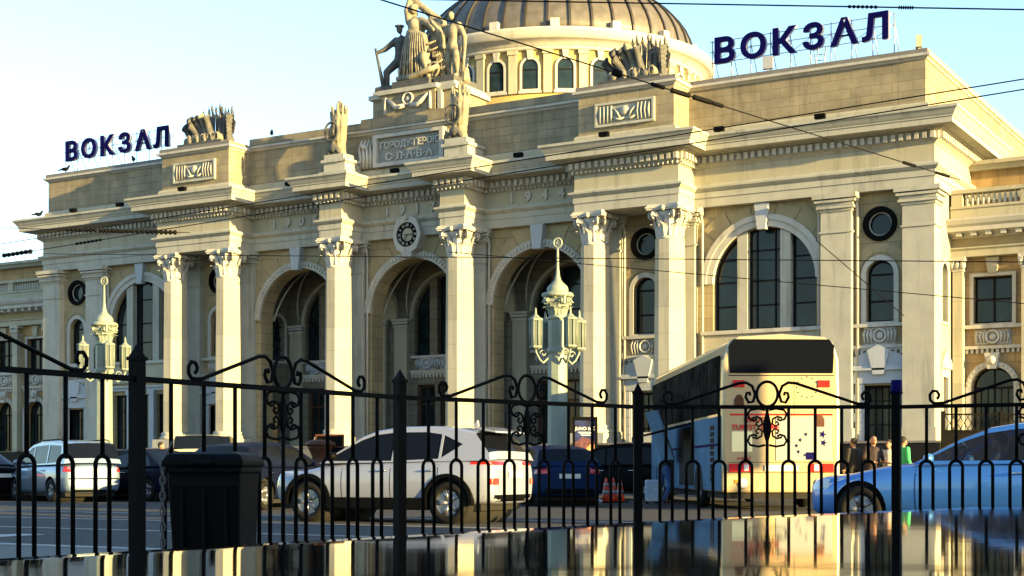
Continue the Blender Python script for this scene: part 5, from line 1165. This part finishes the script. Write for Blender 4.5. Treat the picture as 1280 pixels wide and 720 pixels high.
# ------------------------------------------------------------------ the parked car whose bonnet carries the camera
NC = empty('parked_car', (0, 0, 0), math.radians(90+30.6-33.5), label='glossy black parked car whose mirror-like bonnet fills the bottom edge', category='car')
gl = mat('mirror_black_paint', (.003, .003, .0035), .038, 0, bump=.006, bs=6, var=.5, vs=3)
gl.node_tree.nodes['Principled BSDF'].inputs['Specular IOR Level'].default_value = .35
mb = MB(); nx, ny = 70, 60; vs = []; yc = -.28
def hz(x, y):
    q = (y-yc)/.84; e = max(0, abs(q)-.86)/.14; z = .797 - .0075*x - .0025*(q*q) + .0025*(.28/.84)**2
    z -= .10*(1-math.sqrt(max(0, 1-min(1, e)**2)))
    f = max(0, x-1.55)/.4; z -= .16*(1-math.sqrt(max(0, 1-min(1, f)**2)))
    return z
xs = [-.22 + 1.77*i/40 for i in range(41)] + [1.55+.4*math.sin(PI/2*i/29) for i in range(1, 30)]; ysn = [-1+2*(i/60) for i in range(61)]
ysn = [math.copysign(math.sin(PI/2*abs(v)) if False else abs(v)**.75, v) for v in ysn]
ew = lambda x: 1-.13*max(0, 1.0-x)**1.3
for x in xs:
    for v in ysn: vs.append((x, yc+.84*v*ew(x), hz(x, yc+.84*v)))
K = len(ysn); mb.add(vs, [(i*K+j, i*K+j+1, (i+1)*K+j+1, (i+1)*K+j) for i in range(len(xs)-1) for j in range(K-1)], True); mb.obj('bonnet', gl, NC)
mb = MB(); out = [(x, yc+.84*ew(x), hz(x, yc+.84)) for x in xs] + [(xs[-1], yc+.84*v, hz(xs[-1], yc+.84*v)) for v in reversed(ysn)] + [(x, yc-.84*ew(x), hz(x, yc-.84)) for x in reversed(xs)]
n = len(out); mb.add(out + [(x*1.0+(.06 if x > 1.9 else 0), yc+(y-yc)*1.06, .42) for x, y, z in out] + [(x, y, .22) for x, y, z in out], [(i, i+1, n+i+1, n+i) for i in range(n-1)] + [(n+i, n+i+1, 2*n+i+1, 2*n+i) for i in range(n-1)], True)
mb.box(-2.6, -.22, yc-.70, yc+.70, .22, .785); mb.obj('body', M['blackp'], NC)
mb = MB(); c = [(-.24, .80), (-.95, 1.30), (-1.3, 1.38), (-1.9, 1.36), (-2.5, .82)]; mb.prism(c, lambda a, b, d: (a, yc+d*(1-.25*(b-.8)/.58), b), -.78, .78); mb.obj('cabin', M['cglass'], NC, bevel=.03)
mb = MB(); mb.box(-1.9, -1.0, yc-.58, yc+.58, 1.36, 1.4); mb.obj('roof', M['blackp'], NC, bevel=.02)
add_wheels(NC, (1.0, -1.7), .01, .32); 
for w_ in [o for o in NC.children if o.name.startswith('wheel')]: w_.location.y = yc + (.80 if w_.rotation_euler.x < 0 else -.80)
for s in (-1, 1): q = MB(); q.box(1.90, 1.99, yc+s*.62-.14, yc+s*.62+.14, .5, .62); q.obj('headlight', M['clear'], NC, bevel=.02)
q = MB(); q.box(1.93, 2.0, yc-.4, yc+.4, .38, .55); q.obj('grille', M['black'], NC)

# ------------------------------------------------------------------ small street things
def cone(t, l, label):
    p = at(t, l); R_ = empty('traffic_cone', (p[0], p[1], 0), random.random(), label=label, category='traffic cone', group='traffic cones beside the coach')
    b = MB(); b.box(-.17, .17, -.17, .17, 0, .035); b.obj('base', M['black'], R_, bevel=.01)
    red = M['cone'] if 'cone' in M else M.setdefault('cone', mat('cone_red', (.6, .05, .02), .5))
    b = MB(); b.lathe([(.13, .035), (.105, .2), (.075, .42), (.03, .66), (.0, .67)], n=18); b.obj('body', red, R_)
    for z0, z1 in ((.24, .33), (.45, .52)):
        b = MB(); b.lathe([(.105-(z0-.2)*.14+.004, z0), (.105-(z1-.2)*.14+.003, z1)], n=18); b.obj('white_band', M['paint'], R_)
cone(39.5, 2.5, 'red and white traffic cone beside the pale blue tarpaulin heap'); cone(40, 2.72, 'red and white traffic cone between the two others'); cone(40.3, 2.93, 'red and white traffic cone beside the pale blue suitcase')
p = at(39.2, 1.9); bg_ = mat('bag_white_blue', (.45, .55, .68), .6, var=.15, vs=9, bump=.5, bs=12)
blob('tarpaulin_heap', [('e', (0, 0, .1), (.42, .3, .16)), ('e', (.1, .05, .2), (.28, .2, .14)), ('c', (-.3, 0, .06), .08, (-.65, .1, .04), .05), ('c', (.3, -.1, .08), .1, (.5, 0, .05), .05), ('e', (.0, 0, .3), (.12, .12, .06))], bg_, None, .025, 2, (p[0], p[1], 0), 0, label='pale blue tarpaulin heap on the road beside the traffic cones', category='tarpaulin')
p = at(47.5, 2.33); PS = empty('poster_stand', (p[0], p[1], 0), math.radians(30.6), label='dark blue theatre poster in a black stand behind the parked cars', category='poster stand')
b = MB()
for s in (-1, 1): b.box(s*.36-.04, s*.36+.04, -.05, .05, 0, 2.55)
b.box(-.4, .4, -.05, .05, 2.47, 2.58); b.box(-.4, .4, -.05, .05, 1.2, 1.28); b.obj('frame', M['black'], PS)
b = MB(); b.box(-.33, .33, -.02, .02, 1.28, 2.47); b.obj('poster', mat('poster_blue', (.012, .02, .09), .4, var=.8, vs=3), PS)
b = MB(); b.prism([(-.33, 1.29), (-.33, 1.75), (-.05, 1.95), (.33, 1.8), (.33, 1.29)], XZ, -.028, -.021); b.obj('poster_picture', mat('poster_dark', (.09, .03, .04), .5, var=.8, vs=6), PS)
b = MB(); b.prism([(.02, 1.32), (.05, 1.6), (.2, 1.74), (.31, 1.7), (.31, 1.32)], XZ, -.034, -.029); b.obj('poster_picture', mat('poster_orange', (.5, .2, .09), .5, var=.5, vs=8), PS)
text_mesh('poster_lettering', 'JUNO & К', .14, M['plate'], PS, T(0, -.03, 2.16) @ Rx(PI/2), .003, .004)
for i in range(3):
    b = MB(); b.box(-.22+.05*i, .26-.04*i, -.03, -.022, 2.08-.05*i, 2.1-.05*i); b.obj('poster_line', bg_, PS)
p = at(47, -6.05); KB = empty('barrel_kiosk', (p[0], p[1], 0), math.radians(30.6), label='brown wooden barrel stand between the dark cars and a giant column', category='kiosk'); KB.scale = (.9, .9, .84)
b = MB(); b.lathe([(.46, .0), (.56, .5), (.5, 1.0), (.34, 1.3), (.3, 1.55), (.42, 1.85), (.48, 1.95)], n=20); b.obj('barrel', M['wood'], KB)
b = MB(); b.lathe([(.0, 1.95), (.52, 1.95), (.56, 2.0), (.5, 2.1), (.3, 2.18), (0, 2.2)], n=20); b.obj('barrel_top', M['wood'], KB)
b = MB(); b.box(-.2, .78, .3, .36, .0, 2.35); b.obj('back_board', M['black'], KB)
b = MB(); b.ring(rect(-.22, .8, 1.9, 2.4), rect(-.16, .74, 1.96, 2.34), XZ, .26, .31); b.obj('board_frame', M['wood'], KB)
# lattice fence on the right
a = at(43.5, 12.6); b2 = at(43.5, 17.5); LF = empty('lattice_fence', (a[0], a[1], 0), math.radians(30.6), label='tall dark lattice fence in front of the sunlit wing', category='fence')
for i in range(3):
    q = MB(); x0 = 1.7*i
    q.box(x0, x0+1.7, .03, .05, .1, 2.0)
    for k in range(7): q.bxm(T(x0+.2+.21*k, 0, 2.25) @ Ry(.55), .018, .02, .6); q.bxm(T(x0+.2+.21*k, 0, 2.25) @ Ry(-.55), .018, .02, .6)
    q.box(x0, x0+1.7, -.02, .02, 2.0, 2.05); q.box(x0, x0+1.7, -.02, .02, 2.48, 2.53); q.obj('lattice_panel', M['iron'], LF)
for i in range(4): q = MB(); q.box(1.7*i-.05, 1.7*i+.05, -.05, .05, 0, 2.6); q.obj('post', M['iron'], LF)
p = at(38.2, 3.62); SC = empty('suitcase', (p[0], p[1], 0), .5, label='pale blue suitcase standing beside the person bending at the coach', category='suitcase')
q = MB(); q.box(-.2, .2, -.13, .13, .06, .62); q.obj('shell', bg_, SC, bevel=.04)
q = MB(); q.tube([(-.1, 0, .6), (-.1, 0, .95), (.1, 0, .95), (.1, 0, .6)], .012, 6); q.obj('handle', M['black'], SC)
for s in (-1, 1): q = MB(); q.lathe([(.01, -.02), (.035, -.02), (.035, .02), (.01, .02)], n=12, M=T(s*.15, 0, .035) @ Rx(PI/2)); q.obj('wheel', M['rubber'], SC)

# ------------------------------------------------------------------ people
cl = lambda n, c, v=.1: M.setdefault(n, mat(n, c, .85, var=v, vs=6))
cl('dark_knit', (.018, .010, .014)); cl('black_cloth', (.010, .010, .012)); cl('denim', (.05, .10, .26)); cl('green_cloth', (.03, .34, .12)); cl('navy_cloth', (.012, .016, .04)); cl('hair_dark', (.012, .009, .008)); cl('hair_grey', (.42, .40, .38)); cl('blue_shirt', (.03, .06, .14)); cl('pale_cloth', (.35, .33, .32)); cl('shoe', (.01, .01, .01))
def person(pos, rz, label, top, legs, hair=None, arms=None, bend=0, sit=False, h=1.75, long_hair=False, legpose=None, z0=0):
    """faces -y; joint chains in metres for a 1.75 m figure"""
    k = h/1.75; V = lambda p: Vector(p)*k
    hip = V((0, 0, .93)); 
    Mb = T(*hip) @ Rx(bend) @ T(*(-hip))
    U = lambda p: Mb @ V(p)
    sh = {s: U((s*.185, 0, 1.43)) for s in (-1, 1)}
    ar = arms or {s: [(s*.25, .02, 1.15), (s*.25, -.08, .93)] for s in (-1, 1)}
    lp = legpose or {s: [(s*.09, 0, .92), (s*.10, -.02, .50), (s*.11, .02, .09), (s*.12, -.15, .04)] for s in (-1, 1)}
    head = U((0, -.03, 1.635)); neck = U((0, 0, 1.47))
    caps = [('c', neck, .055*k, U((0, -.02, 1.57)), .052*k), ('e', head, (.076*k, .096*k, .115*k)), ('e', head+Mb.to_3x3() @ V((0, -.095, -.01)), (.014*k, .02*k, .02*k)), ('e', head+Mb.to_3x3() @ V((0, -.07, -.07)), (.04*k, .035*k, .035*k)),
            ('c', U((0, 0, 1.0)), .12*k, U((0, 0, 1.25)), .12*k), ('c', U((-.12, 0, 1.38)), .07*k, U((.12, 0, 1.38)), .07*k), ('c', U((0, 0, 1.3)), .12*k, neck, .05*k)]
    for s in (-1, 1):
        caps.append(('e', head+Mb.to_3x3() @ V((s*.076, .0, -.01)), (.012*k, .02*k, .03*k)))
        e, w_ = (Vector(x) for x in (V(ar[s][0]), V(ar[s][1]))) if not bend else (U(ar[s][0]), U(ar[s][1]))
        caps += [('c', sh[s], .046*k, e, .038*k), ('c', e, .038*k, w_, .026*k)]
        d = (w_-e).normalized(); pc = w_+d*.05*k; caps.append(('e', pc, (.036*k, .024*k, .045*k)))
        a, b, c_, f = (V(q) for q in lp[s]); caps += [('c', a, .085*k, b, .055*k), ('c', b, .055*k, c_, .038*k), ('c', c_, .038*k, f, .03*k)]
    body = blob('person', caps, M['skin'], None, .013, 3, (pos[0], pos[1], z0), rz, label=label, category='person')
    fg = MB()     # fingers and thumbs, joined to the hands
    for s in (-1, 1):
        e, w_ = (V(ar[s][0]), V(ar[s][1])) if not bend else (U(ar[s][0]), U(ar[s][1])); d = (w_-e).normalized(); side = d.cross(Vector((0, 0, 1)) if abs(d.z) < .8 else Vector((0, 1, 0))).normalized(); up = side.cross(d)
        for i, ln in enumerate((.062, .075, .07, .052)):
            b0 = w_+d*.075*k+side*(.022-.015*i)*k; fg.tube([b0, b0+d*ln*.5*k+up*.006, b0+d*ln*.85*k+up*.025*k], [.009*k, .008*k, .006*k], 6)
        b0 = w_+d*.035*k+side*.03*k; fg.tube([b0, b0+side*.03*k+d*.025*k, b0+side*.028*k+d*.055*k], [.011*k, .01*k, .007*k], 6)
    bm = bmesh.new(); bm.from_mesh(body.data); t_ = fg.mesh('t', M['skin']); bm.from_mesh(t_); bm.to_mesh(body.data); bm.free()
    body.data.polygons.foreach_set('use_smooth', [True]*len(body.data.polygons))
    tc = [('c', U((-.1, 0, 1.38)), .095*k, U((.1, 0, 1.38)), .095*k), ('c', U((0, 0, 1.35)), .15*k, U((0, 0, .98)), .155*k), ('c', U((-.05, 0, 1.3)), .13*k, U((-.05, 0, .95)), .13*k), ('c', U((.05, 0, 1.3)), .13*k, U((.05, 0, .95)), .13*k)]
    for s in (-1, 1):
        e, w_ = (V(ar[s][0]), V(ar[s][1])) if not bend else (U(ar[s][0]), U(ar[s][1])); tc += [('c', sh[s], .068*k, e, .055*k), ('c', e, .055*k, e.lerp(w_, .92), .042*k)]
    blob('top_clothing', tc, M[top], body, .016, 3)
    lc = []
    for s in (-1, 1):
        a, b, c_, f = (V(q) for q in lp[s]); lc += [('c', a, .105*k, b, .072*k), ('c', b, .072*k, c_, .058*k)]
    lc.append(('e', V((0, 0, .95)) if not sit else hip, (.16*k, .12*k, .12*k)))
    blob('trousers', lc, M[legs], body, .016, 3)
    fc = []
    for s in (-1, 1): a, b, c_, f = (V(q) for q in lp[s]); fc += [('c', c_+Vector((0, 0, -.035)), .045*k, f+Vector((0, 0, 0)), .038*k)]
    blob('shoes', fc, M['shoe'], body, .014, 2)
    R3 = Mb.to_3x3()
    if hair:
        hc = [('e', head+R3 @ V((0, .018, .03)), (.086*k, .1*k, .105*k))] if hair != 'hair_grey' else [('e', head+R3 @ V((0, .05, -.01)), (.084*k, .066*k, .06*k))]
        if long_hair: hc += [('c', head+R3 @ V((0, .05, 0)), .08*k, head+R3 @ V((0, .06, -.16)), .06*k)]
        blob('hair', hc, M[hair], body, .013, 2)
    ey = MB()
    for s in (-1, 1): q = head+R3 @ V((s*.03, -.088, .012)); ey.sphere(q, .011*k, 8)
    ey.obj('eyes', M['hair_dark'], body)
    return body
f = math.radians(30.6)
p = at(38.4, 9.32); person(p, f+.25, 'bald man in a dark sweater facing the road beside the coach', 'dark_knit', 'black_cloth', 'hair_grey', arms={-1: [(-.27, .0, 1.16), (-.12, -.2, 1.08)], 1: [(.27, 0, 1.16), (.2, -.22, 1.1)]})
p = at(38.7, 8.90); person(p, f+PI+.5, 'dark haired man in black seen from behind beside the coach', 'black_cloth', 'black_cloth', 'hair_dark', h=1.70)
p = at(38.9, 9.86); person(p, f-.7, 'long haired woman in dark clothes next to the bald man', 'pale_cloth', 'navy_cloth', 'hair_dark', h=1.66, long_hair=True, arms={-1: [(-.24, -.05, 1.15), (-.05, -.26, 1.2)], 1: [(.24, 0, 1.14), (.12, -.25, 1.15)]})
p = at(38.0, 9.98); person(p, f+2.0, 'person in a bright green top half hidden by the fence post', 'green_cloth', 'navy_cloth', 'hair_dark', h=1.72)
p = at(43.8, -10.35); person(p, f+1.3, 'dark haired person in a navy coat beside the rubbish bin lid', 'navy_cloth', 'navy_cloth', 'hair_dark', h=1.70)
p = at(38.9, 3.98); person(p, f+PI*.62, 'person in a black shirt and blue jeans bending towards the coach luggage bay', 'black_cloth', 'denim', 'hair_dark', bend=math.radians(42), h=1.76,
    arms={-1: [(-.24, -.28, 1.25), (-.16, -.42, 1.02)], 1: [(.24, -.25, 1.22), (.16, -.42, 1.0)]}, legpose={-1: [(-.09, 0, .92), (-.12, -.12, .5), (-.13, .06, .09), (-.13, -.11, .04)], 1: [(.09, 0, .92), (.1, .06, .5), (.12, .2, .09), (.12, .04, .04)]})
# driver sitting in the light blue hatchback
o = blue.matrix_basis if False else None
bx_, by_, br_ = blue.location.x, blue.location.y, blue.rotation_euler.z
def inblue(x, y): c, s = math.cos(br_), math.sin(br_); return (bx_+x*c-y*s, by_+x*s+y*c)
q = inblue(-.45, .34); person(q, br_+PI/2, 'driver in a blue shirt sitting in the light blue hatchback', 'blue_shirt', 'navy_cloth', 'hair_dark', sit=True, h=1.72, z0=-.38,
    arms={-1: [(-.28, -.2, 1.2), (-.2, -.5, 1.3)], 1: [(.28, -.2, 1.2), (.2, -.5, 1.3)]}, legpose={-1: [(-.09, 0, .92), (-.11, -.42, .98), (-.11, -.72, .62), (-.11, -.86, .60)], 1: [(.09, 0, .92), (.11, -.42, .98), (.11, -.72, .62), (.11, -.86, .60)]})
q = MB(); q.tube([T(.12, .34, 1.0) @ Ry(-.4) @ Vector((0, .18*math.cos(a*PI/10), .18*math.sin(a*PI/10))) for a in range(20)], .014, 6, closed=True); q.obj('steering_wheel', M['black'], blue)
for y in (-.34, .34): q = MB(); q.bxm(T(-.62, y, .98) @ Ry(-.15), .1, .44, .5); q.bxm(T(-.68, y, 1.26), .08, .24, .14); q.obj('seat', M['black'], blue, bevel=.03)
# ------------------------------------------------------------------ ground, road, markings
def sheet(name, x0, x1, y0, y1, z, m, **kw): q = MB(); q.add([(x0, y0, z), (x1, y0, z), (x1, y1, z), (x0, y1, z)], [(0, 1, 2, 3)]); return q.obj(name, M[m], None, fix=False, **kw)
M['earth'] = mat('ground_cover', (.09, .085, .075), .9, var=.3, vs=.2)
q = MB(); q.add([(-1500, -1500, -.02), (1500, -1500, -.02), (1500, 1500, -.02), (-1500, 1500, -.02)], [(0, 1, 2, 3)]); q.obj('ground', M['earth'], fix=False, kind='structure')
sheet('road', -200, 120, 9.8, 46, 0, 'asphalt', kind='structure')
q = MB(); q.box(-200, 120, 46.0, 46.15, -.02, .13); q.box(-200, 120, 9.65, 9.8, -.02, .13); q.obj('kerb', M['kerb'], kind='structure')
q = MB(); q.box(-200, 120, 46.15, 56, -.02, .125); q.box(-200, 120, -6, 9.65, -.02, .125); q.obj('pavement', M['pave'], kind='structure')
mk = MB()
for y in (15.2, 18.5, 21.6): mk.box(-120, 60, y, y+.13, .003, .006)
x = -110
while x < 60: mk.box(x, x+3, 11.6, 11.74, .003, .006); x += 6
for k in range(7): mk.box(-15.6-.95*k, -15.1-.95*k, 9.9, 13.6, .0035, .0065)
mk.obj('road_markings', M['paint'], kind='structure')
# made-up block of flats out of the picture, added to shade the near lanes
def flats(x0, x1, y0, y1, h, label):
    R_ = empty('shade_building', ((x0+x1)/2, (y0+y1)/2, 0), label=label, category='building'); cx, cy = R_.location.x, R_.location.y; a, b, c, d = x0-cx, x1-cx, y0-cy, y1-cy
    q = MB(); q.box(a, b, c, d, 0, h); q.obj('wall', M['frieze'], R_); q = MB(); q.box(a-.4, b+.4, c-.4, d+.4, h, h+.5); q.obj('cornice', M['white'], R_)
    fm = MB(); fm.box(-.62, .62, -.04, .04, 0, 1.8); fmm = fm.mesh('window', M['white']); pm = MB(); pm.box(-.52, .52, -.055, .055, .1, 1.7); pmm = pm.mesh('pane', M['glass'])
    n = int((b-a)/3); m = int(h/3.4)
    for i in range(n):
        for j in range(m):
            w_ = bpy.data.objects.new('window', fmm); COL.objects.link(w_); w_.parent = R_; w_.location = (a+(i+.5)*(b-a)/n, d, 1.2+3.4*j)
            k = bpy.data.objects.new('pane', pmm); COL.objects.link(k); k.parent = w_
flats(18, 42, -16, SHB, 13, 'unseen block of flats added to shade the near lanes')
# billboard added beyond the picture to throw shade on the coach rear
BX, BY = 14.0, 25.9
R_ = empty('shade_board', (BX, BY, 0), math.radians(7), label='added unseen billboard on one steel pole opposite the station wing', category='shade_board')
q = MB(); q.tube([(0, 0, 0), (0, 0, 4.0)], .12, 12); q.obj('pole', M['steel'], R_)
q = MB(); q.box(-.08, .08, -.36, .36, 4.25, 6.5); q.obj('panel', M['steel'], R_, bevel=.03)
# ------------------------------------------------------------------ camera, light, sky
cam = bpy.data.cameras.new('camera'); co = bpy.data.objects.new('camera', cam); COL.objects.link(co); sc.camera = co
co.location = (0, 0, .82); co.rotation_euler = (PI/2, 0, math.radians(30.6))
cam.lens = 1860/1280*36; cam.sensor_width = 36; cam.shift_y = (590-360)/1280; cam.clip_start = .02; cam.clip_end = 3000
AZ, EL = math.radians(SUN_AZ), math.radians(SUN_EL)   # azimuth from +Y clockwise
sd = Vector((math.sin(AZ)*math.cos(EL), math.cos(AZ)*math.cos(EL), math.sin(EL)))
su = bpy.data.lights.new('sun', 'SUN'); su.energy = 5.0; su.angle = math.radians(.5); su.color = (1, .70, .25)
so = bpy.data.objects.new('sun', su); COL.objects.link(so); so.rotation_euler = sd.to_track_quat('Z', 'Y').to_euler()
w = bpy.data.worlds.new('World'); sc.world = w; w.use_nodes = True; nt = w.node_tree; bg = nt.nodes['Background']
sk = nt.nodes.new('ShaderNodeTexSky'); sk.sky_type = 'NISHITA'; sk.sun_disc = False; sk.sun_elevation = EL; sk.sun_rotation = AZ
sk.air_density = 1.0; sk.dust_density = DUST; sk.ozone_density = 2.0; sk.altitude = 0
nt.links.new(sk.outputs[0], bg.inputs[0]); bg.inputs[1].default_value = SKY
vs = sc.view_settings; sc.display_settings.display_device = 'sRGB'; vs.view_transform = 'Standard'; vs.look = 'None'; vs.gamma = 1; vs.use_curve_mapping = False; vs.exposure = EXPO
sc.cycles.max_bounces = 6; sc.cycles.use_denoising = True
